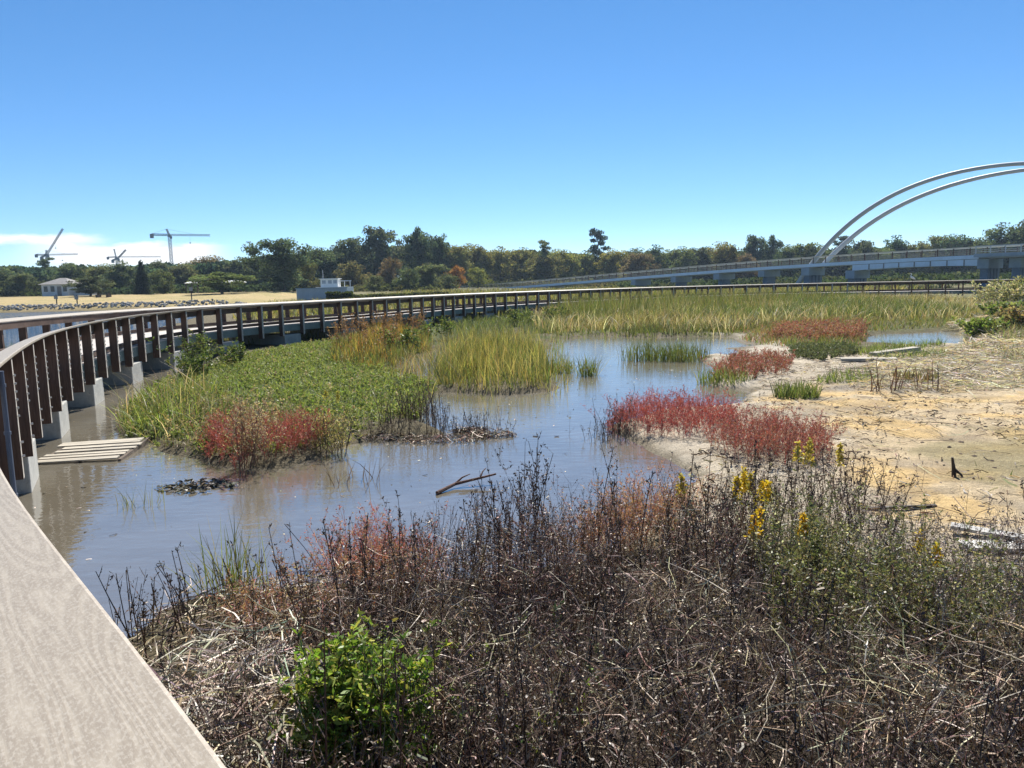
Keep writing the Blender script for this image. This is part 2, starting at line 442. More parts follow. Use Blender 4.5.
def stalks(v, B, hgt, stem_w, twigs, twig_len, leafs, leaf_len, leaf_w, stem_cols, leaf_cols, lean=.15, t0=.25, updir=(.5, 1.2), bend=.15, leafmaterial=None, S=4):
    """branching plants: stem, side twigs, small leaves or seed heads along the twigs"""
    n = len(B)
    if n == 0: return
    lv = leafmaterial or v
    h = U(hgt[0], hgt[1], n); a = U(0, 2*np.pi, n); l = np.abs(rng.normal(0, lean, n)); bd = rng.normal(0, bend, n)
    t = np.linspace(0, 1, S); d = az_vec(a); d2 = az_vec(a+np.pi/2)
    P = B[:, None, :]+d[:, None, :]*(h*l)[:, None, None]*t[None, :, None]+d2[:, None, :]*(h*bd)[:, None, None]*(t**2)[None, :, None]
    P[..., 2] += h[:, None]*t
    sw = U(stem_w[0], stem_w[1], n)
    v.rib(P, sw[:, None]*np.linspace(1, .45, S), az_vec(U(0, 2*np.pi, n)), pick(stem_cols, n))
    v.rib(P, sw[:, None]*np.linspace(1, .45, S), az_vec(U(0, 2*np.pi, n)), pick(stem_cols, n))
    if twigs == 0: return
    m = n*twigs; ip = np.repeat(np.arange(n), twigs); tt = U(t0, 1, m)
    base = B[ip]+d[ip]*(h*l)[ip, None]*tt[:, None]+d2[ip]*(h*bd)[ip, None]*(tt**2)[:, None]; base[:, 2] += h[ip]*tt
    ta = U(0, 2*np.pi, m); tl = h[ip]*U(twig_len[0], twig_len[1], m)*(1.25-.7*tt); ud = U(updir[0], updir[1], m)
    td = az_vec(ta)*np.cos(ud)[:, None]; td[:, 2] = np.sin(ud)
    s3 = np.linspace(0, 1, 3)
    TP = base[:, None, :]+td[:, None, :]*tl[:, None, None]*s3[None, :, None]; TP[..., 2] += (tl*.15)[:, None]*s3**2
    v.rib(TP, (sw[ip]*.55)[:, None]*np.array([1, .75, .5]), az_vec(ta+np.pi/2), pick(stem_cols, m))
    if leafs == 0: return
    k = m*leafs; il = np.repeat(np.arange(m), leafs); lt = U(.2, 1.05, k)
    lb = base[il]+td[il]*(tl[il]*lt)[:, None]
    la = U(0, 2*np.pi, k); lu = U(-.3, 1.2, k); ld = az_vec(la)*np.cos(lu)[:, None]; ld[:, 2] = np.sin(lu)
    LL = U(leaf_len[0], leaf_len[1], k); LP = lb[:, None, :]+ld[:, None, :]*LL[:, None, None]*s3[None, :, None]
    sd = np.cross(ld, rng.normal(0, 1, (k, 3))); sd /= np.linalg.norm(sd, axis=1)[:, None]+1e-9
    lv.rib(LP, U(leaf_w[0], leaf_w[1], k)[:, None]*np.array([.35, 1, .25]), sd, pick(leaf_cols, k))

def tangle(v, B, length, wid, cols, zr=(0, .4), up=(-.2, .5), S=4):
    """bent dry stems lying criss-cross above the points B"""
    n = len(B)
    if n == 0: return
    a = U(0, 2*np.pi, n); L = U(length[0], length[1], n); u = U(up[0], up[1], n)
    t = np.linspace(-.5, .5, S); d = az_vec(a)*np.cos(u)[:, None]; d[:, 2] = np.sin(u)
    c = B.copy(); c[:, 2] += U(zr[0], zr[1], n)+.5*L*np.abs(np.sin(u))
    P = c[:, None, :]+d[:, None, :]*L[:, None, None]*t[None, :, None]
    pv = az_vec(a+np.pi/2); P += pv[:, None, :]*(L*rng.normal(0, .35, n))[:, None, None]*(t**2)[None, :, None]
    P += pv[:, None, :]*(L*rng.normal(0, .5, n))[:, None, None]*(t**3)[None, :, None]
    P[..., 2] += (L*rng.normal(-.25, .35, n))[:, None]*(t**2)*1.5
    sd = az_vec(a+np.pi/2); sd[:, 2] = rng.normal(0, .8, n); sd /= np.linalg.norm(sd, axis=1)[:, None]
    v.rib(P, U(wid[0], wid[1], n)[:, None]*np.ones(S), sd, pick(cols, n, .3))

exec_parts = []
# ------------------------------------------------------------------ boardwalk
DZ = 1.02; RT = 1.95; DW = 3.0
ctrl = [(9.0, -9.2), (4.6, -4.85), (1.9, -1.85), (-.39, .97), (-1.9, 2.8), (-3.5, 5.0), (-5.2, 7.9), (-7.9, 13.3), (-9.9, 18.7), (-11.1, 24.2), (-11.3, 29.2),
        (-10.2, 33.4), (-8.3, 37.6), (-6.0, 43.2), (-3.0, 50.6), (1.4, 58.0), (11.5, 69.0), (18.5, 73.4), (26.0, 75.3), (33.5, 74.6), (41.4, 71.5), (47.5, 68.5), (60, 60), (75, 48)]
def spline(pts, step):
    """Catmull-Rom, resampled to even arc length"""
    p = [np.array(q, float) for q in pts]; p = [2*p[0]-p[1]]+p+[2*p[-1]-p[-2]]
    out = []
    for i in range(1, len(p)-2):
        d0 = np.linalg.norm(p[i]-p[i-1])**.5; d1 = np.linalg.norm(p[i+1]-p[i])**.5; d2 = np.linalg.norm(p[i+2]-p[i+1])**.5
        t0, t1, t2, t3 = 0, d0, d0+d1, d0+d1+d2
        for t in np.linspace(t1, t2, 60, endpoint=False):
            A1 = (t1-t)/(t1-t0)*p[i-1]+(t-t0)/(t1-t0)*p[i]; A2 = (t2-t)/(t2-t1)*p[i]+(t-t1)/(t2-t1)*p[i+1]
            A3 = (t3-t)/(t3-t2)*p[i+1]+(t-t2)/(t3-t2)*p[i+2]
            B1 = (t2-t)/(t2-t0)*A1+(t-t0)/(t2-t0)*A2; B2 = (t3-t)/(t3-t1)*A2+(t-t1)/(t3-t1)*A3
            out.append((t2-t)/(t2-t1)*B1+(t-t1)/(t2-t1)*B2)
    out.append(p[-2]); out = np.array(out)
    s = np.concatenate([[0], np.cumsum(np.linalg.norm(np.diff(out, axis=0), axis=1))])
    k = np.arange(0, s[-1], step)
    return np.column_stack([np.interp(k, s, out[:, 0]), np.interp(k, s, out[:, 1])]), k
RC, RS = spline(ctrl, .3)
T = np.gradient(RC, axis=0); T /= np.linalg.norm(T, axis=1)[:, None]
for _ in range(6): T[1:-1] = (T[:-2]+T[1:-1]*2+T[2:])/4
T /= np.linalg.norm(T, axis=1)[:, None]
NR = np.column_stack([T[:, 1], -T[:, 0]])               # towards the marsh
def bw(s, u, z):
    x = np.interp(s, RS, RC[:, 0]); y = np.interp(s, RS, RC[:, 1]); nx = np.interp(s, RS, NR[:, 0]); ny = np.interp(s, RS, NR[:, 1])
    return Vector((x+nx*u, y+ny*u, z))
def sweep(mb, u0, u1, z0, z1, s0=0.0, s1=1e9, step=1, smooth_uv=0):
    idx = [i for i in range(len(RS)) if s0 <= RS[i] <= s1][::step]
    ring = lambda i: [Vector((*(RC[i]+NR[i]*u), z)) for u, z in ((u0, z0), (u1, z0), (u1, z1), (u0, z1))]
    prev = None
    for i in idx:
        r = ring(i)
        if prev:
            for k in range(4):
                a, b = k, (k+1) % 4
                ua, ub = ((u0, u1), (u1, u1+(z1-z0)), (u1, u0), (u0, u0+z1-z0))[k]
                mb.quad(prev[1][a], prev[1][b], r[b], r[a], [(ua, prev[0]), (ub, prev[0]), (ub, RS[i]), (ua, RS[i])])
        else: mb.quad(r[3], r[2], r[1], r[0])
        prev = (RS[i], r)
    mb.quad(*prev[1])
TILT = math.tan(R(12))                                  # the caps lean towards the walkway
OUT = -(DW+.43)                                         # mirror line of the outer railing
mir = lambda u: OUT-u
BWK = empty('boardwalk', bw(8, -1.7, DZ), 'long curving timber boardwalk on concrete piers with post railings', 'boardwalk')
org = BWK.location.copy()
def bpart(mb, name, mat, smooth=False):
    o = mb.build(name, mat, BWK, smooth); o.matrix_parent_inverse = Matrix.Translation(-org); return o
mb = MB(); sweep(mb, mir(-.212), -.212, DZ-.04, DZ); bpart(mb, 'deck', M_deck)
for side, f in (('in', lambda u: u), ('out', mir)):
    pr = lambda a, b: (min(f(a), f(b)), max(f(a), f(b)))
    # cap with softened edges
    mb = MB(); a, b = -.27, 0
    prof = [(a+.008, -.04), (b-.008, -.04), (b-.002, -.036), (b, -.030), (b, -.010), (b-.003, -.003), (b-.010, 0), (a+.010, 0), (a+.003, -.003), (a, -.010), (a, -.030), (a+.002, -.036)]
    prof = [(f(u), RT+z+TILT*u) for u, z in prof]
    prev = None
    for i in range(len(RS)):
        r = [Vector((*(RC[i]+NR[i]*u), z)) for u, z in prof]
        if prev:
            for k in range(len(prof)):
                k2 = (k+1) % len(prof)
                mb.quad(prev[k], prev[k2], r[k2], r[k], [(prof[k][0], RS[i-1]), (prof[k2][0], RS[i-1]), (prof[k2][0], RS[i]), (prof[k][0], RS[i])])
        prev = r
    bpart(mb, 'cap_rail', M_cap)
    mb = MB(); sweep(mb, *pr(-.252, -.213), RT-.29, RT-.105); bpart(mb, 'side_rail', M_rail)
    mb = MB(); sweep(mb, *pr(-.36, -.27), DZ+.03, DZ+.15); bpart(mb, 'curb', M_rail)
    mb = MB(); sweep(mb, *pr(-.252, -.216), DZ-.31, DZ-.043); bpart(mb, 'fascia', M_fascia)
# joists under the deck
mb = MB()
for u in (-.75, -1.3, -1.85, -2.4, -2.9): sweep(mb, u-.03, u+.03, DZ-.29, DZ-.045, step=3)
bpart(mb, 'joist', M_fascia)
# posts: one mesh, one object each
zt_ = lambda y: RT-.048-TILT*(.115-y)
def post_shape(mb, M=None):
    v = [Vector((x, y, z if z < 1 else zt_(y))) for z in (.52, 9) for y in (-.095, .092) for x in (-.055, .055)]
    if M: v = [M @ p for p in v]
    mb.add(v, [(0, 2, 3, 1), (4, 5, 7, 6), (0, 1, 5, 4), (2, 6, 7, 3), (0, 4, 6, 2), (1, 3, 7, 5)])
pm = MB(); post_shape(pm)
pm.cur = 2; pm.box(-.054, .054, .0925, .095, .525, RT-.06); pm.cur = 1  # pale outward face, weathering and sunlight both put into its colour
for k in range(6):
    z = DZ+.223+k*.092
    pm.tube([(0, .094, z), (0, .118, z)], .012, 6); pm.tube([(0, .105, z), (.0, .108, z)], .02, 6)
for z in (DZ-.08, DZ-.24): pm.tube([(0, .094, z), (0, .125, z)], .014, 6)
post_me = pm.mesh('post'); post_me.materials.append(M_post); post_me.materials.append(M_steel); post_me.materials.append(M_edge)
far_in = MB()
def put_post(s, u, flip):
    p = bw(s, u, 0); i = int(np.clip(s/.3, 0, len(RS)-1)); n = NR[i]*(-1 if flip else 1)
    return p, math.atan2(n[1], n[0])-math.pi/2
spots = []
s_first = 2.1
S = np.arange(s_first, RS[-1]-1, 1.4)
s_cam = RS[np.argmin(np.hypot(RC[:, 0]+.4, RC[:, 1]-1.0))]
for s in S:
    for u, fl in ((-.115, False), (mir(-.115), True)):
        p, rz = put_post(s, u, fl); inn = s > s_cam+4.5
        px = 512+769*p.x/max(p.y, .1) if p.y > 1 else -9999
        vis = (-60 < px < 1090) and p.y > 3 and not (fl and s > s_cam+62)
        spots.append((vis, s, p, rz))
spots.sort(key=lambda q: (not q[0], abs(q[1]-s_cam)))
cnt = 0
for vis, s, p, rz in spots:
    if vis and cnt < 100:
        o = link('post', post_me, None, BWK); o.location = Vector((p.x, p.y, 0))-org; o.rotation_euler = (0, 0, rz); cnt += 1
    else:
        Mx = Matrix.Translation((p.x, p.y, 0)) @ Matrix.Rotation(rz, 4, 'Z')
        post_shape(far_in, Mx)
o = bpart(far_in, 'post', M_post); tag(o, kind='stuff')
# concrete piers
for s in np.arange(s_first+2.1, RS[-1]-2, 4.2):
    c = bw(s, OUT/2, 0); i = int(np.clip(s/.3, 0, len(RS)-1)); n = NR[i]
    if c.y > 110: continue
    mb = MB(); w = DW/2+.12; mb.box(-.55, .55, -w, w, -.7, DZ-.46)
    me = mb.mesh('pier'); o = link('pier', me, M_conc, BWK); o.location = c-org; o.rotation_euler = (0, 0, math.atan2(n[1], n[0])-math.pi/2)
    bv = o.modifiers.new('bevel', 'BEVEL'); bv.width = .02; bv.segments = 2
# conduit clipped to a near post
q = bw(s_cam+7.6, .02, 0)
mb = MB(); mb.tube([(q.x, q.y, .35), (q.x, q.y, RT-.05)], .024, 10)
for z in (.7, 1.3, 1.75): mb.tube([(q.x, q.y, z), (q.x, q.y, z+.03)], .032, 10)
bpart(mb, 'conduit', plain('conduit_grey', (.10, .12, .16), .5, .2, 4, 0))

# broken pallet lying at the water's edge
x, y = G(93, 450, .06)
t = empty('wooden_pallet', (x, y, -.03), 'sun bleached wooden pallet lying half in the water beside the boardwalk', 'pallet', rz=R(-12))
t.rotation_euler = (R(2.5), R(-1), R(8))
for k in range(7):
    mb = MB(); y0 = -.66+k*.2+random.uniform(-.03, .03); l = random.uniform(-.09, .09)
    mb.box(-.62+l, .64+l*.5, y0, y0+random.uniform(.11, .16), .085, .105, Matrix.Rotation(random.uniform(-.02, .02), 4, 'Z'))
    mb.build('slat', M_drift, t)
for xx in (-.6, 0.02, .64):
    mb = MB(); mb.box(xx-.025, xx+.025, -.7, .74, -.05, .082); mb.build('stringer', M_bark, t)

# ------------------------------------------------------------------ the arched footbridge
A0 = np.array([-16.0, 240.0]); A1 = np.array([76.6, 115.0]); DIR = (A1-A0)/np.linalg.norm(A1-A0)
NB = np.array([-DIR[1], DIR[0]]); NB = NB if NB[1] < 0 else -NB      # towards the camera
BWID = 4.6
def onplane(px, py, off):
    """where the sight line meets the upright plane parallel to the bridge, off metres towards the camera"""
    r = ray(px, py); o = A0+NB*off; t = (o@NB)/(np.array([r.x, r.y])@NB)
    p = np.array([r.x*t, r.y*t]); return float((p-A0)@DIR), CAMZ+r.z*t
rail_px = [(455, 286.5), (512, 282), (575, 276.5), (637, 271), (706, 265.5), (756, 261), (815, 256.5), (852, 253.6), (907, 249.3), (978, 246.5), (1024, 245)]
prof = [onplane(x, y, BWID/2) for x, y in rail_px]
ps = np.array([p[0] for p in prof]); pz = np.array([p[1] for p in prof])
pf = np.polyfit(ps, pz, 3)
s_end = ps[-1]+28
def zr(s): return float(np.polyval(pf, min(s, ps[-1]))) if s <= ps[-1] else float(np.polyval(pf, ps[-1])+(s-ps[-1])*.01)
def bp(s, off, z): 
    p = A0+DIR*s+NB*off; return Vector((p[0], p[1], z))
BR = empty('footbridge', bp(ps[4], 0, 0), 'pale blue grey footbridge ramp climbing to twin steel arches beyond the marsh', 'bridge')
borg = BR.location.copy()
def brp(mb, name, mat, smooth=False):
    o = mb.build(name, mat, BR, smooth); o.matrix_parent_inverse = Matrix.Translation(-borg); return o
RH = 1.3
def bsweep(mb, off0, off1, za, zb, s0, s1, n=40):
    prev = None
    for s in np.linspace(s0, s1, n):
        z = zr(s)-RH; r = [bp(s, off0, z+za(s)), bp(s, off1, z+za(s)), bp(s, off1, z+zb(s)), bp(s, off0, z+zb(s))]
        if prev:
            for k in range(4): mb.quad(prev[k], prev[(k+1) % 4], r[(k+1) % 4], r[k])
        else: mb.quad(*r[::-1])
        prev = r
    mb.quad(*prev)
cst = lambda v: (lambda s: v)
s_over = onplane(979, 257, BWID/2)[0]
s_arch = onplane(853, 262, BWID/2)[0]
mb = MB(); bsweep(mb, -BWID/2, BWID/2, cst(-.5), cst(0), -6, s_end); brp(mb, 'deck', M_bconc)
for sg in (-1, 1):
    o0, o1 = sorted((sg*(BWID/2+.003), sg*(BWID/2+.2)))
    mb = MB(); bsweep(mb, o0, o1, cst(-.55), cst(.02), -6, s_over); brp(mb, 'edge_beam', M_bridge)
    # haunched girder under the arch span, in panels
    mb = MB(); dep = lambda s: -.62-1.0*(.78+.22*abs((s-(s_arch+s_over)/2)/((s_over-s_arch)/2))**2)
    o0, o1 = sorted((sg*(BWID/2-.25), sg*(BWID/2+.16)))
    bsweep(mb, o0, o1, dep, cst(-.624), s_arch, s_over, 30); g = brp(mb, 'girder', M_bridge)
    st = MB()
    for s in np.linspace(s_arch+3, s_over-2, 7):
        z = zr(s)-RH; a = bp(s-.08, sg*(BWID/2+.17), 0); b = bp(s+.08, sg*(BWID/2+.24), 0)
        c0, c1 = z+dep(s), z-.63
        pts = [bp(s+ds, sg*(BWID/2+ow), zz) for zz in (c0, c1) for ds, ow in ((-.08, .163), (.08, .163), (.08, .24), (-.08, .24))]
        st.add(pts, [(0, 1, 2, 3), (4, 7, 6, 5), (0, 4, 5, 1), (1, 5, 6, 2), (2, 6, 7, 3), (3, 7, 4, 0)])
    o = st.build('stiffener', M_craned, g)
    # railing: top rail, lower rails, posts
    mb = MB()
    for za, zb, w in ((RH-.14, RH, .2), (.80, .83, .03), (.52, .55, .03), (.24, .27, .03)):
        bsweep(mb, sg*(BWID/2-.02)-w/2, sg*(BWID/2-.02)+w/2, cst(za), cst(zb), -6, s_end, 40)
    rl = brp(mb, 'railing', M_brail)
    pp = MB()
    for s in np.arange(-5, s_end, 2.4):
        z = zr(s)-RH; M4 = Matrix.Translation(bp(s, sg*(BWID/2-.02), z)) @ Matrix.Rotation(math.atan2(DIR[1], DIR[0]), 4, 'Z')
        pp.box(-.06, .06, -.05, .05, .01, RH-.125, M4)
    o = pp.build('railing_posts', M_black if False else M_post, rl); tag(o, kind='stuff')
# the overlook to the right of the arch span: wider slab, brighter railing, piers
mb = MB(); bsweep(mb, BWID/2+.21, BWID/2+2.6, cst(-.35), cst(.15), s_over+.3, s_end, 12); brp(mb, 'overlook_slab', M_bconc)
mb = MB()
for za, zb in ((RH-.1, RH+.02), (.7, .76), (.4, .46)):
    bsweep(mb, BWID/2+2.35, BWID/2+2.45, cst(za), cst(zb), s_over+.3, s_end, 12)
for s in np.arange(s_over+.5, s_end, 2.0):
    z = zr(s)-RH; M4 = Matrix.Translation(bp(s, BWID/2+2.4, z)) @ Matrix.Rotation(math.atan2(DIR[1], DIR[0]), 4, 'Z')
    mb.box(-.07, .07, -.06, .06, .16, RH-.105, M4)
brp(mb, 'overlook_railing', M_arch)
# hammerhead piers
ang = math.atan2(DIR[1], DIR[0])
for px, py in ((511, 288), (548, 285), (634, 280), (674, 277), (717, 273), (762, 270), (806, 266), (851, 262), (984, 258), (1016, 258)):
    s = onplane(px, py, BWID/2)[0]; z = zr(s)-RH-.63; g0 = ground(*(A0+DIR*s))-.5
    M4 = Matrix.Translation(bp(s, 0, 0)) @ Matrix.Rotation(ang, 4, 'Z')
    big = px in (806, 851, 984, 1016); r = .8 if big else .7
    if z-g0 < .9: continue
    mb = MB(); ch = min(1.2, z-g0-.3) if not big else 1.4
    zt = z if s < s_arch-.5 or s > s_over else z-.9
    mb.box(-r, r, -BWID/2-.28, BWID/2+.28, zt-ch, zt-.002, M4); cap_o = brp(mb, 'pier_cap', M_bconc)
    mb = MB()
    if big:
        for yy in (-1.7, -.55, .55, 1.7): mb.box(-.55, .55, yy-.4, yy+.4, g0, zt-ch-.003, M4)
    else: mb.box(-.5, .5, -1.3, 1.3, g0, zt-ch-.003, M4)
    brp(mb, 'pier_column', M_bcol)
# twin arches, each traced in its own upright plane and mirrored about its crown
arch_px = {1: [(814, 260), (832, 242), (851, 223), (869.5, 208), (897.6, 192), (926, 180), (963, 170), (1001, 166), (1024, 165.5)],
           -1: [(827, 261), (832, 255), (851, 238), (869.5, 224), (888, 212), (916, 198), (944.5, 187.5), (982, 177), (1024, 170)]}
for sg, pxs in arch_px.items():
    q = np.array([onplane(x, y, sg*(BWID/2-.45)) for x, y in pxs])
    best = None
    for s0 in np.linspace(q[-1, 0]-4, q[-1, 0]+40, 150):      # crown position giving the best even curve
        d2 = (q[:, 0]-s0)**2; A = np.stack([np.ones(len(q)), d2, d2*d2], 1)
        c, res, *_ = np.linalg.lstsq(A, q[:, 1], rcond=None); e = ((A@c-q[:, 1])**2).sum()
        if c[1] < 0 and (best is None or e < best[0]): best = (e, s0, c)
    e, s0, c = best
    zf = lambda s: c[0]+c[1]*(s-s0)**2+c[2]*(s-s0)**4
    sa = q[0, 0]
    while zf(sa) > -.5 and sa > q[0, 0]-25: sa -= .2
    half = s0-sa; n = 60
    pts = [bp(s, sg*(BWID/2-.45), zf(s)) for s in s0-half*np.cos(np.linspace(0, math.pi, n))]
    rad = [.30+.16*abs(math.cos(t))**1.5 for t in np.linspace(0, math.pi, n)]
    print('ARCH', sg, 'err', round(e, 3), 'crown', round(s0, 1), 'z', round(c[0], 1), 'half', round(half, 1))
    mb = MB(); mb.tube(pts, rad, 14); brp(mb, 'arch', M_arch, True)

# ------------------------------------------------------------------ white egret on the rail
p = bw(RS[np.argmin(np.abs(512+769*RC[:, 0]/np.maximum(RC[:, 1], 1)-910)*(1+9*(RC[:, 1] < 50)))], -.12, RT)
def loft(pts, rad, n=10, sq=None):
    mb = MB(); mb.tube(pts, rad, n); return mb
t = empty('white_bird', p, 'white long necked bird perched on the far boardwalk rail', 'bird')
mb = MB()
mb.tube([(.30, .0, .20), (.2, 0, .25), (.05, 0, .33), (-.08, 0, .40), (-.13, 0, .46), (-.12, 0, .54), (-.07, 0, .62), (-.08, 0, .70), (-.13, 0, .73), (-.19, 0, .715)],
        [.015, .06, .10, .085, .05, .03, .025, .03, .033, .015], 10)
mb.build('body', M_white, t, True)
mb = MB(); mb.tube([(-.19, 0, .715), (-.31, 0, .70)], [.014, .003], 6); mb.build('bill', plain('bill_yellow', (.6, .4, .05), .5, .1, 5, 0), t)
for yy in (-.035, .035):
    mb = MB(); mb.tube([(.04, yy, .28), (.06, yy, .14), (.03, yy, 0)], .009, 6); mb.build('leg', M_black, t)

# ------------------------------------------------------------------ cranes
def bars(mb, a, b, w, r, n, tri=False):
    """a square lattice boom from a to b"""
    a = Vector(a); b = Vector(b); t = (b-a).normalized(); u = t.cross(Vector((0, 1, 0)) if abs(t.y) < .9 else Vector((1, 0, 0))).normalized(); v = t.cross(u)
    cs = [(u*sx+v*sy)*w/2 for sx, sy in ((-1, -1), (1, -1), (1, 1), (-1, 1))]
    for c in cs: mb.tube([a+c, b+c], r, 4)
    for i in range(n):
        p = a+(b-a)*(i/n); q = a+(b-a)*((i+1)/n)
        for k in range(4):
            mb.tube([p+cs[k], q+cs[(k+1) % 4]], r*.7, 4, False); mb.tube([p+cs[k], p+cs[(k+1) % 4]], r*.7, 4, False)
def crane(px, py_slew, d, jib_px, jib_py, counter_px, counter_py, top, label, luff=None, k=1.0, w=1.9):
    base = at(px, py_slew, d); t = empty('tower_crane', (base.x, d, 0), label, 'crane', 'tower cranes on the skyline')
    L = lambda X, Y, dd=d: at(X, Y, dd)-Vector((base.x, d, 0))
    s = L(px, py_slew); r = .2*k
    mb = MB(); bars(mb, (0, 0, 0), s, w*k, r, 16); mb.build('mast', M_crane, t)
    mb = MB(); mb.box(s.x-1.4*k, s.x+1.4*k, -1.4*k, 1.4*k, s.z-.8*k, s.z+.8*k); mb.box(s.x+.8*k, s.x+2.6*k, -1.8*k, -.2, s.z-2.6*k, s.z-.4); mb.build('cab', M_craned, t)
    j = L(jib_px, jib_py)
    mb = MB(); bars(mb, s+Vector((0, 0, 1*k)), j+Vector((0, 0, 1*k)), 1.5*k, r*.9, 14); mb.build('jib', M_crane if not luff else M_craned, t)
    c = L(counter_px, counter_py)
    mb = MB(); bars(mb, s+Vector((0, 0, 1*k)), c+Vector((0, 0, 1*k)), 1.6*k, r*1.2, 6); mb.build('counter_jib', M_craned, t)
    mb = MB(); mb.box(c.x-1.6*k, c.x+1.2*k, -1.2*k, 1.2*k, c.z-2.4*k, c.z+1.6*k); mb.build('counterweight', M_craned, t)
    if top:
        tp = L(*top); mb = MB(); bars(mb, s+Vector((0, 0, .8*k)), tp, 1.3*k, r*1.1, 5); mb.build('tower_head', M_crane, t)
        mb = MB(); mb.tube([tp, s+(j-s)*.62+Vector((0, 0, 1.8*k))], .09*k, 4); mb.tube([tp, c+Vector((0, 0, 1.8*k))], .09*k, 4); mb.build('tie_cable', M_crane, t)
    mb = MB(); f = s+(j-s)*.5; mb.tube([f, f-Vector((0, 0, 6*k))], .06*k, 4); mb.box(f.x-.4, f.x+.4, -.4, .4, f.z-7*k, f.z-6*k); mb.build('hook', M_craned, t)
crane(169.5, 236, 640, 210, 236.3, 152, 235.6, (166.5, 229), 'tallest pale hammerhead tower crane standing behind the round willow, lattice mast fully in view', k=.85, w=2.2)
crane(47.2, 255, 660, 63, 229.5, 42, 258, None, 'dark luffing crane with steeply raised boom above the trees behind the white house', luff=True, k=.75)
crane(46, 255.5, 690, 78, 255, 36.5, 255.6, (46.5, 250), 'hammerhead crane with level jib crossing behind the raised boom of the luffing crane', k=.7)
crane(118, 259, 700, 126, 250.5, 113, 261, None, 'short luffing crane with angled boom just left of the dark conical tree', luff=True, k=.7)
crane(116, 257.5, 730, 161, 257.3, 108, 258, (114, 249), 'faint far hammerhead crane whose low level jib reaches over the conical tree', k=.6)

# ------------------------------------------------------------------ far shore: house, shelters, bulkhead, boat
def place(px, d): 
    p = at(px, 290, d); return Vector((p.x, d, ground(p.x, d)))
p = place(64, 172)
t = empty('white_house', p, 'small white house with hipped grey roof among trees behind the far lawn', 'house')
w, dp, h = 2.9, 3.4, 2.5
mb = MB(); mb.box(-w, w, -dp, dp, -.3, h); mb.build('wall', M_house, t)
mb = MB(); e = .5; rz = 1.4
v = [(-w-e, -dp-e, h+.01), (w+e, -dp-e, h+.01), (w+e, dp+e, h+.01), (-w-e, dp+e, h+.01), (-.7, 0, h+rz), (.7, 0, h+rz)]
mb.add(v, [(0, 1, 5, 4), (2, 3, 4, 5), (1, 2, 5), (3, 0, 4), (3, 2, 1, 0)]); mb.build('roof', M_roof, t)
for xx in (-2.0, -.5, 2.2):
    mb = MB(); mb.box(xx-.4, xx+.4, -dp-.06, -dp-.003, .9, 2.1); f = mb.build('window', M_glass, t)
    mb = MB(); mb.box(xx-.46, xx+.46, -dp-.04, -dp-.004, .8, .895); mb.build('sill', M_white, f)
mb = MB(); mb.box(.5, 1.4, -dp-.07, -dp-.003, -.1, 2.05); mb.build('door', M_roof, t)
mb = MB(); mb.box(w+.005, w+4.0, -1.5, 3, -.3, 1.5); mb.build('side_wing', M_house, t)
for px, d, wd, lab in ((195, 172, 1.5, 'low white roofed picnic shelter on the lawn right of the round willow'),
                       (234, 176, 2.4, 'white roofed park pavilion half hidden under the spreading oak')):
    p = place(px, d); t = empty('park_shelter', p, lab, 'shelter', 'white park shelters')
    mb = MB(); z = 2.2; mb.add([(-wd, -2, z), (wd, -2, z), (wd, 2, z), (-wd, 2, z), (-wd*.5, 0, z+.45), (wd*.5, 0, z+.45)], [(0, 1, 5, 4), (2, 3, 4, 5), (1, 2, 5), (3, 0, 4), (3, 2, 1, 0)]); mb.build('roof', M_white, t)
    for xx in (-wd*.85, wd*.85):
        for yy in (-1.6, 1.6):
            mb = MB(); mb.box(xx-.1, xx+.1, yy-.1, yy+.1, -.2, z-.003); mb.build('column', M_bark, t)
# sign posts on the lawn
for px, d, h, lab in ((191, 128, 2.2, 'thin dark signpost standing on the dry lawn below the white shelter'), (55.5, 122, 1.5, 'short dark post at the lawn edge in front of the white house'), (76, 120, 1.4, 'slim post on the lawn edge right of the house'), ):
    p = place(px, d); t = empty('signpost', p, lab, 'signpost')
    mb = MB(); mb.tube([(0, 0, -.2), (0, 0, h)], .09, 6); mb.build('pole', M_black, t)
    mb = MB(); mb.box(-.3, .3, -.13, -.095, h-.7, h-.1); mb.build('panel', M_craned, t)
p = place(103, 150); t = empty('picnic_table', p, 'dark picnic table on the dry lawn right of the house', 'table')
mb = MB(); mb.box(-1.5, 1.5, -.5, .5, .72, .8); mb.build('tabletop', M_bark, t)
for yy in (-.9, .9):
    mb = MB(); mb.box(-1.5, 1.5, yy-.2, yy+.2, .42, .48); mb.build('bench', M_bark, t)
for xx in (-1, 1):
    mb = MB(); mb.box(xx-.06, xx+.06, -.95, .95, -.1, .415); mb.box(xx-.06, xx+.06, -.3, .3, .416, .717); mb.build('leg', M_bark, t)
# grey bulkhead wall with coping
a = at(297, 299, 118); b = at(347, 299, 121)
t = empty('bulkhead', (a.x, a.y, 0), 'plain blue grey bulkhead wall on the shore below the white cabin', 'wall')
mb = MB(); ln = math.hypot(b.x-a.x, b.y-a.y); zt = at(300, 288.2, 118).z
M4 = Matrix.Rotation(math.atan2(b.y-a.y, b.x-a.x), 4, 'Z'); mb.box(0, ln, -.2, .2, -.6, zt-.12, M4)
for k in range(1, 6): mb.box(ln*k/6-.06, ln*k/6+.06, -.26, -.203, -.6, zt-.12, M4)
mb.build('panel', M_wallgrey, t)
mb = MB(); mb.box(-.1, ln+.1, -.3, .3, zt-.117, zt, M4); mb.build('coping', M_bconc, t)
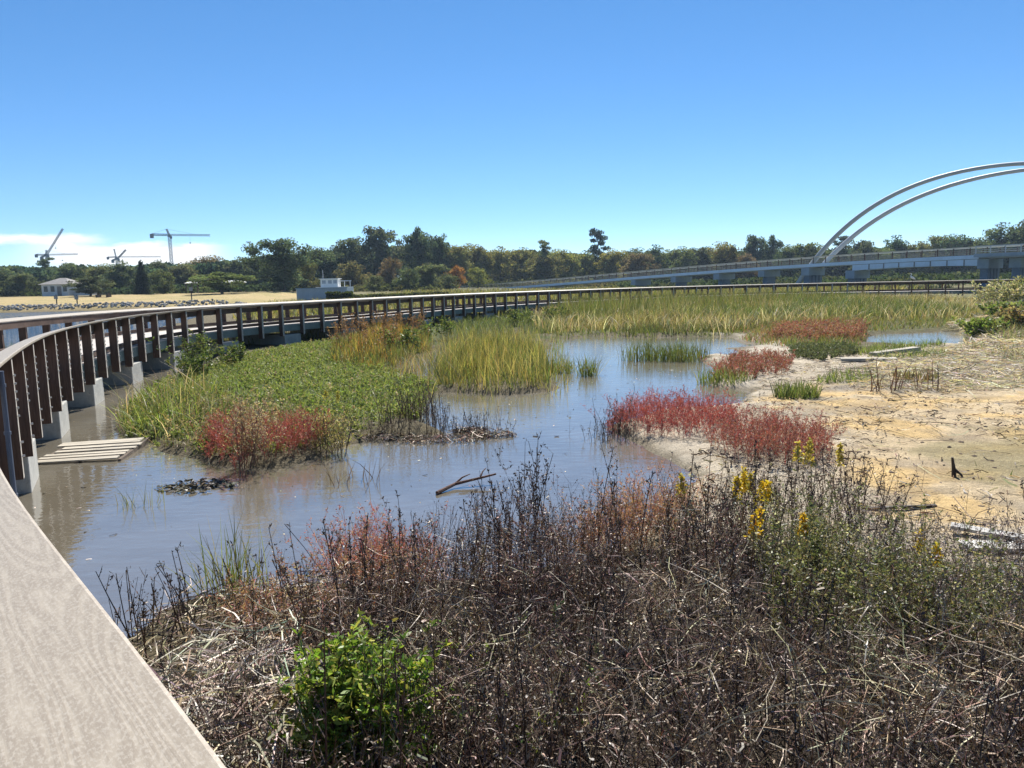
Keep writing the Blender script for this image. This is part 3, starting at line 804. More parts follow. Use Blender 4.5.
# white cabin with mast behind the bulkhead
p = at(334, 290, 128); p.z = 0
t = empty('boat', p, 'white cabin boat with thin mast moored behind the grey bulkhead', 'boat')
hz = at(330, 287, 128).z; tz = at(330, 278.5, 128).z
mb = MB()
V = []
for x, wy in ((-2.7, 1.2), (-1.8, 1.5), (2.0, 1.5), (2.8, .6), (3.2, .1)):
    V += [(x, -wy, hz), (x, -wy*.75, -.4), (x, wy*.75, -.4), (x, wy, hz)]
F = [];
for i in range(4):
    for k in range(4): F.append((i*4+k, i*4+(k+1) % 4, (i+1)*4+(k+1) % 4, (i+1)*4+k))
F += [(3, 2, 1, 0), (16, 17, 18, 19)]; mb.add(V, F); mb.build('hull', M_white, t)
mb = MB(); mb.box(-1.9, .9, -1.1, 1.1, hz+.003, tz-.1); cb = mb.build('cabin', M_white, t)
for xx in (-1.35, -.35, .5):
    mb = MB(); mb.box(xx-.3, xx+.3, -1.13, -1.103, hz+.55, tz-.3); mb.build('window', M_wallgrey, cb)
mb = MB(); mb.box(-2.1, 1.1, -1.3, 1.3, tz-.097, tz); mb.build('roof', M_white, t)
mb = MB(); mb.tube([(-1.7, 0, tz), (-1.7, 0, at(324, 270, 128).z)], .05, 6); mb.build('mast', M_arch, t)
mb = MB()
for xx in (1.2, 2.0, 2.9): mb.tube([(xx, -.9, hz), (xx, -.9, hz+.95)], .06, 6)
mb.tube([(1.0, -.9, hz+.95), (3.1, -.9, hz+.95)], .07, 6); mb.build('handrail', M_white, t)

# riprap along the far shore
def rocks(name, line, width, n, size, label):
    line = [np.array(q) for q in line]; seg = [np.linalg.norm(line[i+1]-line[i]) for i in range(len(line)-1)]; cum = np.concatenate([[0], np.cumsum(seg)])
    mb = MB()
    ico = [Vector(v).normalized() for v in ((1, 1, 1), (-1, -1, 1), (-1, 1, -1), (1, -1, -1), (1.6, 0, 0), (-1.6, 0, 0), (0, 1.6, 0), (0, -1.6, 0), (0, 0, 1.6), (0, 0, -1.6))]
    import bmesh
    bm = bmesh.new(); bmesh.ops.create_icosphere(bm, subdivisions=1, radius=1); bv = [v.co.copy() for v in bm.verts]; bf = [tuple(v.index for v in f.verts) for f in bm.faces]; bm.free()
    for _ in range(n):
        s = random.uniform(0, cum[-1]); i = min(np.searchsorted(cum, s)-1, len(seg)-1); i = max(i, 0)
        d = (line[i+1]-line[i])/seg[i]; q = line[i]+d*(s-cum[i])+np.array([-d[1], d[0]])*random.uniform(-width/2, width/2)
        sz = random.uniform(*size); M3 = Matrix.Rotation(random.uniform(0, 6.3), 3, 'Z') @ Matrix.Rotation(random.uniform(-.5, .5), 3, 'X') @ Matrix.Diagonal((sz, sz*random.uniform(.6, 1), sz*random.uniform(.5, .9)))
        g0 = max(ground(*q), -.1); c = Vector((q[0], q[1], g0+sz*.25))
        mb.add([M3 @ (v*random.uniform(.8, 1.15))+c for v in bv], bf)
    o = mb.build(name, M_rock); tag(o, label, 'rocks', kind='stuff')
rocks('riprap', [(-110, 117.5), (-76, 117), (-51, 117), (-46.5, 128), (-38, 108), (-32, 96)], 3.4, 1300, (.13, .32), 'heap of grey riprap boulders along the far lake shore')
rocks('riprap', [(-3, 150), (6, 146), (16, 140)], 4, 60, (.25, .5), 'loose grey riprap at the foot of the bridge ramp')
# ------------------------------------------------------------------ trees
def crown_mesh(kind, seed, nleaf=4200):
    g = np.random.default_rng(seed); lobes = []
    if kind in ('oak', 'tall', 'round', 'young', 'spread'):
        zc, hz, R0, n, lo, hi, fl = {'oak': (.50, .50, .46, 75, .06, .13, .8), 'tall': (.56, .46, .40, 75, .05, .12, .7), 'round': (.47, .47, .47, 70, .07, .12, .9),
                                     'young': (.52, .48, .42, 45, .06, .12, .9), 'spread': (.50, .36, .50, 75, .06, .12, .7)}[kind]
        ph = g.uniform(0, 6.28, 6); am = .10 if kind == 'round' else .26
        while len(lobes) < n:
            a = g.uniform(0, 6.28); u = g.uniform(-1, 1); zz = zc+u*hz*.92
            env = R0*math.sqrt(max(.02, 1-abs(u)**(1.6 if u > 0 else 2.6)))
            env *= 1+am*(math.sin(2*a+ph[0]+3*u)+.8*math.sin(3*a+ph[1]-5*u)+.6*math.sin(5*a+ph[2]+7*u))
            q = g.random()**.45; r_ = g.uniform(lo, hi)
            top = zc+hz*(.80+.20*math.sin(a*2+ph[3])*math.cos(a+ph[4])) if kind != 'round' else 1
            if zz+r_ > top+.12*(1-q): continue
            rr = max(0, env*q-r_*.5); lobes.append((rr*math.cos(a), rr*math.sin(a), zz, r_, fl))
        k_ = max(l[2]+l[3]*.6 for l in lobes); lobes = [(l[0], l[1], l[2]/k_, l[3], l[4]) for l in lobes]
    elif kind == 'pine':
        for i in range(17):
            zz = .40+.56*i/16; a = i*2.4+g.uniform(-.4, .4); rr = .40*(1-.35*(zz-.42)/.55)*g.uniform(.25, 1.1) if zz < .9 else g.uniform(0, .22)
            lobes.append((rr*math.cos(a), rr*math.sin(a), zz, g.uniform(.10, .17), .24))
    elif kind == 'conifer':
        for i in range(26):
            zz = .05+.92*i/25; a = i*2.4; R0 = .42*(1-zz)**.75+.02; rr = R0*.55
            lobes.append((rr*math.cos(a), rr*math.sin(a), zz, R0*.62, 1.0))
    lobes = np.array(lobes); wv = lobes[:, 3]**2; idx = g.choice(len(lobes), nleaf, p=wv/wv.sum())
    Lb = lobes[idx]; d = g.normal(0, 1, (nleaf, 3)); d /= np.linalg.norm(d, axis=1)[:, None]
    r = Lb[:, 3]*g.uniform(.35, 1.0, nleaf)**.6*g.uniform(.85, 1.15, nleaf)
    gs = g.normal(0, 1, (nleaf, 3)); gl = np.linalg.norm(gs, axis=1)[:, None]; gs = gs/np.maximum(gl, 1e-6)*np.minimum(gl, 2.0)*.62
    P = Lb[:, :3]+gs*Lb[:, 3:4]*np.column_stack([np.ones(nleaf), np.ones(nleaf), Lb[:, 4]])
    P[:, 2] = np.clip(P[:, 2], .02, 1.02)
    t = g.normal(0, 1, (nleaf, 3)); t[:, 2] *= .6; t /= np.linalg.norm(t, axis=1)[:, None]
    sd = np.cross(t, g.normal(0, 1, (nleaf, 3))); sd /= np.linalg.norm(sd, axis=1)[:, None]
    sz = g.uniform(.014, .032, nleaf)*(1.3 if kind in ('conifer',) else 1)
    tint = (g.uniform(.62, 1.45, len(lobes))[idx]*g.uniform(.7, 1.3, nleaf))[:, None]*np.ones(3)
    tint = tint*(1+g.normal(0, .08, (nleaf, 3)))
    v = Veg(); v.rib(P[:, None, :]+t[:, None, :]*sz[:, None, None]*np.array([-.6, .6])[None, :, None], sz[:, None]*np.array([1, .8]), sd, tint)
    # limbs
    mb = MB(); topz = {'pine': .97, 'tall': .85, 'conifer': .9}.get(kind, .62)
    lean = g.uniform(-.03, .03, 2); ax = lambda z: Vector((lean[0]*math.sin(z*4), lean[1]*math.sin(z*3), z))
    rt = .022 if kind in ('pine', 'tall', 'conifer') else .028
    mb.tube([ax(z) for z in np.linspace(-.04, topz, 7)], list(np.linspace(rt, rt*.3, 7)), 6)
    for q in lobes[g.permutation(len(lobes))[:9]]:
        z0 = max(.12, min(topz-.05, q[2]-.55*math.hypot(q[0], q[1])-.04)); a = ax(z0); b = Vector(q[:3])
        mb.tube([a, a.lerp(b, .5)+Vector((0, 0, -.02)), b], [rt*.55, rt*.35, rt*.15], 5)
    tm = mb.mesh('trunk', True); tm.materials.append(M_bark)
    cm = v.mesh('crown'); cm.materials.append(M_tree)
    return cm, tm
TV = {k: [crown_mesh(k, 100*i+7+len(k), {'pine': 3600, 'young': 4500}.get(k, 8500)) for i in range(n)] for k, n in
      (('oak', 4), ('tall', 3), ('pine', 2), ('conifer', 1), ('spread', 2), ('round', 1), ('young', 2))}
TC = dict(dk=(.085, .115, .072), dk2=(.10, .13, .08), ol=(.165, .17, .075), ol2=(.14, .16, .08), yg=(.21, .21, .075), br=(.165, .135, .085), orr=(.28, .14, .05), gg=(.125, .14, .085), bl=(.040, .062, .052), pg=(.14, .15, .07))
_tk = {}
def tree(px, top, wpx, d, kind, col, label, cat='tree', name=None, group=None):
    p = place(px, d); H = at(px, top, d).z-p.z; W = wpx/FPX*d
    nm = name or {'pine': 'pine_tree', 'conifer': 'conifer_tree', 'young': 'young_tree'}.get(kind, 'broadleaf_tree')
    t = empty(nm, (p.x, p.y, p.z), label, cat, group)
    i = _tk.get(kind, 0); _tk[kind] = i+1; cm, tm = TV[kind][i % len(TV[kind])]
    t.rotation_euler = (0, 0, random.uniform(0, 6.28)); W *= {'oak': 1.25, 'tall': 1.2, 'young': 1.15}.get(kind, 1.0); t.scale = (W, W, H*1.02)
    c = bpy.data.objects.new('crown', cm); COL.objects.link(c); c.parent = t; c.color = (*[x*random.uniform(.92, 1.08) for x in TC[col]], 1)
    q = bpy.data.objects.new('trunk', tm); COL.objects.link(q); q.parent = t
    return t
TREES = [
 (2, 270, 34, 185, 'oak', 'dk', 'dark oak at the left edge of the photo behind the far lawn'),
 (24, 273, 30, 178, 'oak', 'dk2', 'dense dark oak just left of the white house'),
 (47, 258, 24, 235, 'pine', 'dk', 'flat topped pine poking up behind the white house roof'),
 (72, 264, 32, 215, 'oak', 'dk2', 'round dark oak rising behind the white house, right of the flat topped pine'),
 (90, 277, 44, 158, 'spread', 'dk2', 'low wide dark oak hiding the right side of the white house'),
 (103, 265, 30, 205, 'oak', 'ol2', 'olive oak behind the low wide oak, below the short crane'),
 (123, 262, 34, 195, 'oak', 'dk2', 'broad dark oak touching the left side of the dark conical tree'),
 (143, 260, 19, 168, 'conifer', 'bl', 'near black conical evergreen standing at the back of the lawn'),
 (160, 261, 24, 235, 'oak', 'dk', 'dark crown behind the round willow, at the foot of the tallest crane'),
 (163, 270, 29, 166, 'round', 'gg', 'round grey green willow beside the conical evergreen'),
 (185, 265, 34, 215, 'oak', 'ol2', 'olive oak right of the tallest crane mast'),
 (207, 257, 40, 232, 'oak', 'br', 'tall brownish oak with rusty top behind the picnic shelters'),
 (222, 272, 58, 156, 'spread', 'ol2', 'wide low spreading oak over the shelter at the lawn right end'),
 (240, 258, 30, 225, 'oak', 'dk2', 'dark oak between the brownish oak and the big lakeside oak'),
 (262, 256, 36, 205, 'oak', 'dk', 'medium dark oak at the left shoulder of the big lakeside oak'),
 (284, 240, 50, 172, 'oak', 'dk2', 'big round dark lakeside oak left of the grey bulkhead'),
 (308, 262, 24, 180, 'young', 'ol', 'small olive tree at the right foot of the big lakeside oak'),
 (322, 248, 38, 225, 'oak', 'dk', 'dark oak behind the white cabin boat'),
 (350, 238, 40, 232, 'tall', 'dk2', 'tall dark tree left of the tallest dark crown'),
 (352, 262, 34, 188, 'oak', 'br', 'tawny brown tree right behind the bulkhead and boat'),
 (383, 228, 46, 236, 'tall', 'dk', 'tallest dark crown in the wood behind the boardwalk'),
 (391, 258, 26, 190, 'young', 'br', 'reddish brown thin tree in front of the tallest dark crown'),
 (374, 276, 24, 172, 'young', 'gg', 'small grey green tree at the left of the hedge row'),
 (409, 268, 30, 176, 'young', 'gg', 'pale grey green young tree in front of the second tall dark crown'),
 (420, 228, 34, 240, 'tall', 'dk', 'second tall dark crown, with a pointed top'),
 (440, 236, 30, 245, 'tall', 'dk2', 'thin topped dark tree right of the pointed dark crown'),
 (430, 264, 34, 195, 'oak', 'ol2', 'olive round tree beneath the pointed dark crown'),
 (449, 276, 24, 185, 'young', 'gg', 'small grey shrubby tree left of the orange tree'),
 (458, 247, 32, 248, 'oak', 'ol', 'olive tree above the orange tree at the ramp foot'),
 (457, 266, 22, 205, 'young', 'orr', 'orange autumn tree at the foot of the bridge ramp'),
 (478, 245, 32, 262, 'oak', 'ol', 'leafy olive tree right of the orange tree'),
 (478, 268, 26, 225, 'young', 'yg', 'low yellow green tree right of the orange tree'),
 (500, 248, 32, 268, 'oak', 'yg', 'yellow green round tree over the lower bridge ramp, leftmost of that colour'),
 (522, 249, 32, 275, 'oak', 'ol', 'olive round tree left of the two headed airy tree'),
 (546, 241, 20, 262, 'pine', 'ol2', 'airy two headed tree standing above the lower ramp'),
 (543, 256, 34, 258, 'oak', 'ol', 'dull olive tree under the two headed airy tree'),
 (564, 250, 32, 270, 'oak', 'yg', 'yellow green tree midway between the airy tree and the lone tall pine'),
 (585, 252, 30, 275, 'oak', 'ol', 'olive tree just left of the lone tall pine'),
 (599, 229, 29, 285, 'pine', 'bl', 'lone tall pine sticking out above the treeline behind the ramp'),
 (613, 250, 30, 272, 'oak', 'yg', 'yellow green tree at the right foot of the lone tall pine'),
 (636, 254, 30, 262, 'oak', 'br', 'rusty orange brown tree right of the lone tall pine'),
 (632, 249, 28, 290, 'oak', 'dk2', 'dark crown behind the rusty orange brown tree'),
 (655, 246, 30, 285, 'oak', 'dk2', 'dark round topped tree right of the rusty tree'),
 (680, 248, 34, 280, 'oak', 'ol2', 'even topped olive tree above the middle of the ramp'),
 (702, 248, 32, 285, 'oak', 'dk2', 'dark tree left of the rounded pale tree over the ramp'),
 (724, 243, 30, 275, 'oak', 'ol', 'rounded pale olive tree over the upper ramp'),
 (745, 254, 28, 270, 'oak', 'br', 'low brownish tree in front of the twin dark trees'),
 (753, 236, 28, 285, 'tall', 'dk', 'left one of the twin tall dark trees near the arch foot'),
 (771, 236, 26, 288, 'tall', 'dk', 'right one of the twin tall dark trees near the arch foot'),
 (788, 246, 28, 275, 'oak', 'dk2', 'dark tree right of the twin tall trees'),
 (808, 244, 34, 272, 'oak', 'ol2', 'broad olive tree just left of the arch foot'),
 (840, 237, 30, 285, 'pine', 'bl', 'dark layered tree seen between the two arch legs'),
 (862, 240, 32, 270, 'tall', 'dk2', 'dark tree just right of the arch legs'),
 (880, 250, 28, 268, 'oak', 'ol2', 'low olive tree in the dip right of the arch legs'),
 (894, 237, 32, 278, 'oak', 'dk', 'dark round tree above the left end of the blue girder'),
 (915, 243, 30, 276, 'oak', 'ol2', 'olive tree above the middle of the blue girder'),
 (935, 237, 34, 282, 'oak', 'ol', 'broad brownish green tree over the blue girder'),
 (957, 236, 34, 276, 'oak', 'dk', 'dark broad tree over the right end of the blue girder'),
 (978, 239, 30, 270, 'oak', 'ol2', 'olive tree left of the tallest tree at the right edge'),
 (1003, 225, 46, 240, 'oak', 'dk2', 'tallest tree at the right end of the treeline, above the overlook'),
 (1028, 221, 44, 232, 'oak', 'dk', 'dark tree cut by the right edge of the photo'),
]
for a in TREES: tree(*a)

def leafmass(name, pts_fn, n, size, cols, label, cat, mat=None):
    P = pts_fn(n); t = rng.normal(0, 1, (len(P), 3)); t[:, 2] *= .6; t /= np.linalg.norm(t, axis=1)[:, None]
    sd = np.cross(t, rng.normal(0, 1, (len(P), 3))); sd /= np.linalg.norm(sd, axis=1)[:, None]
    sz = U(*size, len(P)); cell = (P[:, 0]*.12).astype(int)*7+(P[:, 1]*.1).astype(int)*13
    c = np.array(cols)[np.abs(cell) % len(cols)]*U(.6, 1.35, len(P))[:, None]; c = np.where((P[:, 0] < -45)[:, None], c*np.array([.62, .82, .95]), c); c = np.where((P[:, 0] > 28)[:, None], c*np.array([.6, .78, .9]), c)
    v = Veg(); v.rib(P[:, None, :]+t[:, None, :]*sz[:, None, None]*np.array([-.6, .6])[None, :, None], sz[:, None]*np.array([1, .8]), sd, c)
    o = v.build(name, mat or M_mass); tag(o, label, cat, kind='stuff'); return o
# the wood behind reads as one mass: cards through an uneven volume following the treeline
def wood_pts(n):
    px = U(-80, 1110, n); d = np.where(px < 250, U(222, 250, n), U(292, 325, n)); X = (px-512)/FPX*d
    topy = np.interp(px, [-80, 0, 250, 300, 440, 480, 600, 700, 850, 1000, 1110], [272, 272, 262, 254, 246, 254, 256, 254, 252, 246, 244])
    hz_ = 283-(px-512)*math.tan(-ROLL); Z1 = CAMZ+(hz_-topy)/FPX*d; Z1 = Z1+1.2-5*(fbm(X*.11, X*.03+d*.02, 3)-.25)
    return np.column_stack([X, d, .3+(Z1-.3)*rng.random(n)**.8])
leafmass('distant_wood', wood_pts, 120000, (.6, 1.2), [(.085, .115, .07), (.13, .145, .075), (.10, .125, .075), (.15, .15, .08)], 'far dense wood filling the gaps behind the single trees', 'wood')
def under_pts(n):
    px = U(-60, 1100, n); bd = np.clip(np.interp(px, [440, 460, 575, 706, 815, 907, 1024, 1100], [170, 240, 197, 164, 143, 130, 116, 108]), 100, 250); d = np.where(px < 300, U(172, 215, n), np.where(px < 440, U(175, 240, n), bd+12+(275-bd-12)*rng.random(n))); X = (px-512)/FPX*d
    hgt = .4+3.2*np.clip(fbm(X*.16, d*.16, 3)-.2, .05, 1); g0 = height(np.column_stack([X, d]))
    keep = g0 > .05; return np.column_stack([X, d, g0+hgt*rng.random(n)**.7])[keep]
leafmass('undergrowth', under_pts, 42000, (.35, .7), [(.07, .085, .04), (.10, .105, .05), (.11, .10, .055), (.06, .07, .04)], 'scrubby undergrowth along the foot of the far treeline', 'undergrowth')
# hedges
def hedge(px0, px1, d0, d1, h, wdt, cols, label, n=2600):
    a = place(px0, d0); b = place(px1, d1); e = b-a; ln = math.hypot(e.x, e.y)
    P = np.column_stack([rng.random(n)*ln, U(-wdt/2, wdt/2, n), np.zeros(n)]); P[:, 2] = h*(.75+.35*fbm(P[:, 0]*.9, P[:, 1], 2))*rng.random(n)**.6
    t = rng.normal(0, 1, (n, 3)); t /= np.linalg.norm(t, axis=1)[:, None]; sd = np.cross(t, rng.normal(0, 1, (n, 3))); sd /= np.linalg.norm(sd, axis=1)[:, None]; sz = U(.12, .3, n)
    v = Veg(); v.rib(P[:, None, :]+t[:, None, :]*sz[:, None, None]*np.array([-.6, .6])[None, :, None], sz[:, None]*np.array([1, .8]), sd, pick(cols, n, .3))
    o = v.build('hedge', M_mass); o.location = a; o.rotation_euler = (0, 0, math.atan2(e.y, e.x)); tag(o, label, 'hedge')
hedge(327, 352, 112, 112, 1.6, 1.6, [(.05, .07, .025), (.07, .085, .03)], 'dark clipped hedge against the right end of the bulkhead')
hedge(353, 412, 120, 124, 1.0, 1.4, [(.10, .115, .05), (.07, .085, .03)], 'long pale green hedge right of the bulkhead')
hedge(358, 446, 104, 106, .55, 1.2, [(.03, .035, .02), (.05, .05, .025)], 'low dark hedge line just above the boardwalk cap')
hedge(412, 448, 132, 134, .9, 1.2, [(.16, .16, .09), (.12, .13, .06)], 'short whitish green hedge near the foot of the ramp')
# ------------------------------------------------------------------ marsh vegetation
DRY = [(.30, .235, .15), (.22, .165, .11), (.36, .30, .21), (.16, .115, .08)]
DARKSTEM = [(.055, .035, .028), (.085, .055, .04), (.04, .028, .024), (.11, .075, .055)]
STRAW = [(.47, .41, .32), (.38, .33, .26), (.54, .48, .39), (.27, .22, .17)]
GREEN = [(.10, .15, .04), (.14, .18, .05), (.085, .12, .04), (.17, .19, .075)]
HERB = [(.20, .27, .06), (.26, .32, .085), (.14, .21, .05), (.27, .31, .11), (.21, .24, .10), (.26, .25, .12)]
REED = [(.19, .18, .045), (.25, .225, .07), (.15, .155, .04), (.33, .28, .12), (.12, .14, .045)]
GOLD = [(.33, .20, .055), (.27, .15, .05), (.38, .27, .09), (.20, .17, .05)]
RED = [(.34, .075, .085), (.25, .055, .06), (.40, .13, .13), (.22, .09, .08), (.20, .10, .07), (.33, .20, .17)]
PINK = [(.36, .17, .14), (.31, .13, .11), (.42, .27, .21), (.27, .16, .11), (.28, .21, .13)]
TAN = [(.46, .37, .24), (.54, .46, .32), (.36, .27, .16)]

def lake_free(P): return P
# --- green low herb marsh, left of the pond
Zg = poly([(128, 438), (120, 408), (160, 386), (235, 362), (330, 344), (400, 330), (430, 336), (430, 350), (400, 360), (372, 372), (440, 392), (420, 420), (372, 437), (320, 452), (280, 462), (215, 462), (175, 452)])
P = scatter(Zg, 260); B = with_z(P)
v = Veg(); dn = fbm(B[:, 0]*.6, B[:, 1]*.6)
grass(v, B, (.05, .24), (.012, .026), HERB, .6, .5, S=3, hn=.7)
P = scatter(Zg, 26); stalks(v, with_z(P), (.08, .22), (.006, .01), 5, (.3, .6), 5, (.03, .07), (.015, .03), [(.10, .12, .04)], HERB, .3)
P = scatter(Zg, 1.2, .5); stalks(v, with_z(P), (.2, .4), (.007, .012), 5, (.2, .4), 3, (.03, .06), (.015, .025), DRY, TAN, .3)
tag(v.build('marsh_herbs'), 'low bright green marsh herbs left of the pond', 'marsh herbs', kind='stuff')

# --- taller grass at the water's left bank by the pallet
Zb = poly([(122, 440), (116, 408), (150, 392), (205, 398), (235, 420), (205, 452), (165, 450)])
v = Veg(); P = scatter(Zb, 110, .8); grass(v, with_z(P), (.2, .6), (.010, .018), GREEN+HERB[:2]+[(.2, .17, .06), (.28, .23, .12)], .3, .4)
P = scatter(Zb, 6); grass(v, with_z(P), (.5, 1.0), (.008, .014), TAN, .5, .6)
P = scatter(poly([(150, 450), (210, 415), (300, 425), (330, 440), (300, 455), (210, 455)]), 40); stalks(v, with_z(P), (.15, .4), (.006, .01), 5, (.3, .5), 3, (.02, .05), (.01, .02), DRY, DRY+TAN+GREEN, .3)
tag(v.build('bank_grass'), 'rank mixed green and tan grass on the bank beside the wooden pallet', 'grass', kind='stuff')

# --- golden reeds in front of the boardwalk
v = Veg(); Z = poly([(330, 372), (336, 345), (380, 336), (425, 338), (432, 352), (410, 362), (380, 378)])
P = scatter(Z, 120, .6); grass(v, with_z(P), (.5, 1.35), (.012, .026), GOLD+REED[:2]+[(.33, .20, .055)], .2, .22, hn=.7, jit=.3, edge=Z, ew=2)
P = scatter(Z, 60); grass(v, with_z(P), (.25, .6), (.016, .03), REED+GREEN, .3, .3)
P = scatter(Z, 3); stalks(v, with_z(P), (.9, 1.4), (.012, .018), 6, (.08, .2), 4, (.03, .07), (.02, .03), [(.16, .09, .05)], [(.22, .12, .07), (.3, .18, .1)], .12, t0=.5)
tag(v.build('golden_reeds'), 'orange and gold autumn reeds in front of the boardwalk', 'reeds', kind='stuff')
# --- yellow green cordgrass at the pond head
v = Veg(); Z = poly([(436, 390), (440, 366), (470, 350), (530, 348), (545, 352), (546, 372), (552, 384), (545, 391), (500, 395), (470, 393)])
P = scatter(Z, 170, 1.1); grass(v, with_z(P, dry=False), (.35, 1.0), (.011, .022), REED, .22, .24, hn=.8, jit=.28, edge=Z, ew=1.6); P = scatter(Z, 60); grass(v, with_z(P, dry=False), (.3, .8), (.011, .022), REED+GREEN, .3, .3, hn=.8)
P = scatter(Z, 30, .8); grass(v, with_z(P, dry=False), (.6, 1.1), (.010, .016), [(.38, .33, .12), (.3, .26, .1)], .2, .25)
P = scatter(poly([(420, 352), (450, 348), (470, 350), (440, 366), (436, 390), (400, 392), (385, 384)]), 30, .9); grass(v, with_z(P, dry=False), (.4, 1.0), (.012, .022), DRY+REED, .25, .3)
P = scatter(poly([(415, 345), (470, 338), (560, 338), (572, 372), (566, 398), (500, 402), (430, 400)]), 26, 1.0); grass(v, with_z(P, dry=False), (.3, .8), (.010, .02), REED+GREEN+DRY[:1], .25, .3, hn=.8)
P = scatter(poly([(540, 336), (600, 338), (720, 339), (735, 345), (640, 343), (560, 346)]), 7, .6); grass(v, with_z(P, dry=False), (.25, .7), (.02, .035), REED+GREEN, .25, .3, S=3)
tag(v.build('cordgrass'), 'dense yellow green cordgrass standing in the pond before the boardwalk', 'cordgrass', kind='stuff')
# --- far marsh grass band up to the boardwalk
v = Veg(); Z = poly([(528, 322), (560, 313), (650, 307), (760, 303), (880, 302), (985, 303), (1010, 318), (985, 323), (940, 322), (860, 324), (800, 325), (750, 333), (720, 338), (672, 338), (640, 339), (600, 337), (560, 340), (540, 334)])
P = scatter(Z, 44); B = with_z(P); 
f = fbm(B[:, 0]*.12, B[:, 1]*.12)
grass(v, B[f < .5], (.4, 1.05), (.025, .05), [REED[2], REED[4]]+GREEN, .28, .35, S=3, hn=.22, jit=.3, edge=Z, ew=5); grass(v, B[f >= .5], (.4, 1.05), (.025, .05), REED+[(.36, .31, .17), (.28, .24, .13), (.20, .16, .10)], .28, .4, S=3, hn=.22, jit=.3, edge=Z, ew=5)
P = scatter(Z, 9, .25); grass(v, with_z(P), (.5, 1.1), (.012, .028), TAN+[(.6, .54, .40)], .35, .5, S=4)
P = scatter(poly([(545, 318), (600, 311), (650, 306), (720, 304), (800, 303), (850, 304), (800, 311), (720, 314), (640, 319), (570, 325)]), 26); grass(v, with_z(P), (.8, 1.75), (.025, .045), [REED[2], REED[4], REED[0]]+GREEN[:2]+[(.22, .19, .11), (.3, .27, .17)], .18, .25, S=3, hn=.15)
Z2 = poly([(440, 332), (470, 322), (520, 316), (560, 311), (590, 330), (540, 337), (500, 338), (470, 340)]); P = scatter(Z2, 30); grass(v, with_z(P), (.25, .6), (.03, .05), GREEN+[(.16, .17, .08), (.12, .13, .07)], .4, .4, S=3)
P = scatter(poly([(620, 337), (680, 336), (740, 334), (780, 328), (700, 333), (640, 332)]), 40); grass(v, with_z(P), (.3, .6), (.025, .045), [(.12, .13, .06), (.16, .14, .08), (.10, .10, .05)], .4, .4, S=3)
P = scatter(poly([(860, 323), (940, 321), (985, 322), (1000, 331), (950, 330), (860, 334)]), 40); grass(v, with_z(P), (.12, .4), (.02, .04), REED+GREEN+[(.22, .14, .10)], .4, .4, S=3)
P = scatter(poly([(690, 334), (760, 328), (870, 324), (870, 331), (760, 336)]), 40); grass(v, with_z(P), (.15, .5), (.02, .04), REED+PINK[:2]+GREEN, .4, .4, S=3)
P = scatter(poly([(740, 340), (765, 330), (860, 331), (872, 338), (860, 349), (790, 351), (760, 347)]), 90); grass(v, with_z(P), (.12, .4), (.018, .035), GREEN+PINK+REED[:2]+HERB[:1], .4, .4, S=3)
tag(v.build('marsh_grass'), 'wide band of olive and yellow marsh grass before the far boardwalk', 'marsh grass', kind='stuff')
# --- grass along the lake side of the boardwalk and beyond the far rail
v = Veg(); Z = np.array([(-13.2, 13), (-14, 20), (-13.8, 27), (-12, 33), (-9, 38.5), (-12, 42), (-17, 33), (-20.5, 24), (-23, 19), (-22, 10), (-16, 8)]); P = scatter(Z, 40); grass(v, with_z(P), (.4, .95), (.02, .035), REED+GREEN, .25, .3, S=3)
Z = np.array([(-8, 46), (3, 56), (20, 74), (42, 97), (72, 124), (60, 150), (20, 170), (-20, 160), (-34, 110), (-24, 66), (-16, 48)]); P = scatter(Z, 3.2); B = with_z(P)
grass(v, B, (.3, 1.0), (.10, .2), REED+[(.26, .23, .12), (.14, .15, .06), (.2, .2, .1)], .3, .4, S=3)
tag(v.build('far_marsh_grass'), 'thin marsh grass beyond the boardwalk towards the lake and the bridge', 'marsh grass', kind='stuff')

# --- mid right flats: low mixed plants
v = Veg()
for pts, dens, hg, cols in (([(780, 345), (800, 336), (860, 340), (862, 350), (800, 360)], 130, (.12, .35), GREEN+[(.15, .17, .09)]),
                            ([(845, 356), (900, 346), (945, 348), (945, 364), (880, 366)], 170, (.12, .34), GREEN+HERB[:2]+[(.16, .16, .08)]),
                            ([(780, 398), (800, 388), (822, 388), (820, 402)], 0, (.1, .2), GREEN),
                            ([(760, 332), (800, 324), (860, 322), (870, 332), (820, 340), (770, 340)], 110, (.2, .5), REED+GREEN+PINK[:2]),
                            ([(815, 388), (830, 376), (868, 374), (880, 384), (850, 390)], 260, (.10, .26), GREEN+HERB[:2]),
                            ([(950, 352), (1010, 345), (1060, 350), (1060, 372), (1000, 366)], 60, (.15, .35), GREEN+DRY),
                            ([(955, 335), (1000, 325), (1080, 322), (1080, 345), (1000, 345)], 100, (.2, .6), GREEN+HERB[:2]+DRY),
                            ([(920, 395), (960, 372), (1060, 378), (1080, 400)], 10, (.1, .3), DRY+STRAW),
                            ([(960, 465), (1010, 455), (1080, 460), (1080, 495), (1000, 490)], 30, (.04, .12), GREEN+DRY)):
    if dens: P = scatter(poly(pts), dens, .9); grass(v, with_z(P), hg, (.014, .03), cols, .45, .4, S=3)
tag(v.build('flat_plants'), 'patchy low green plants on the mud right of the pond', 'low plants', kind='stuff')
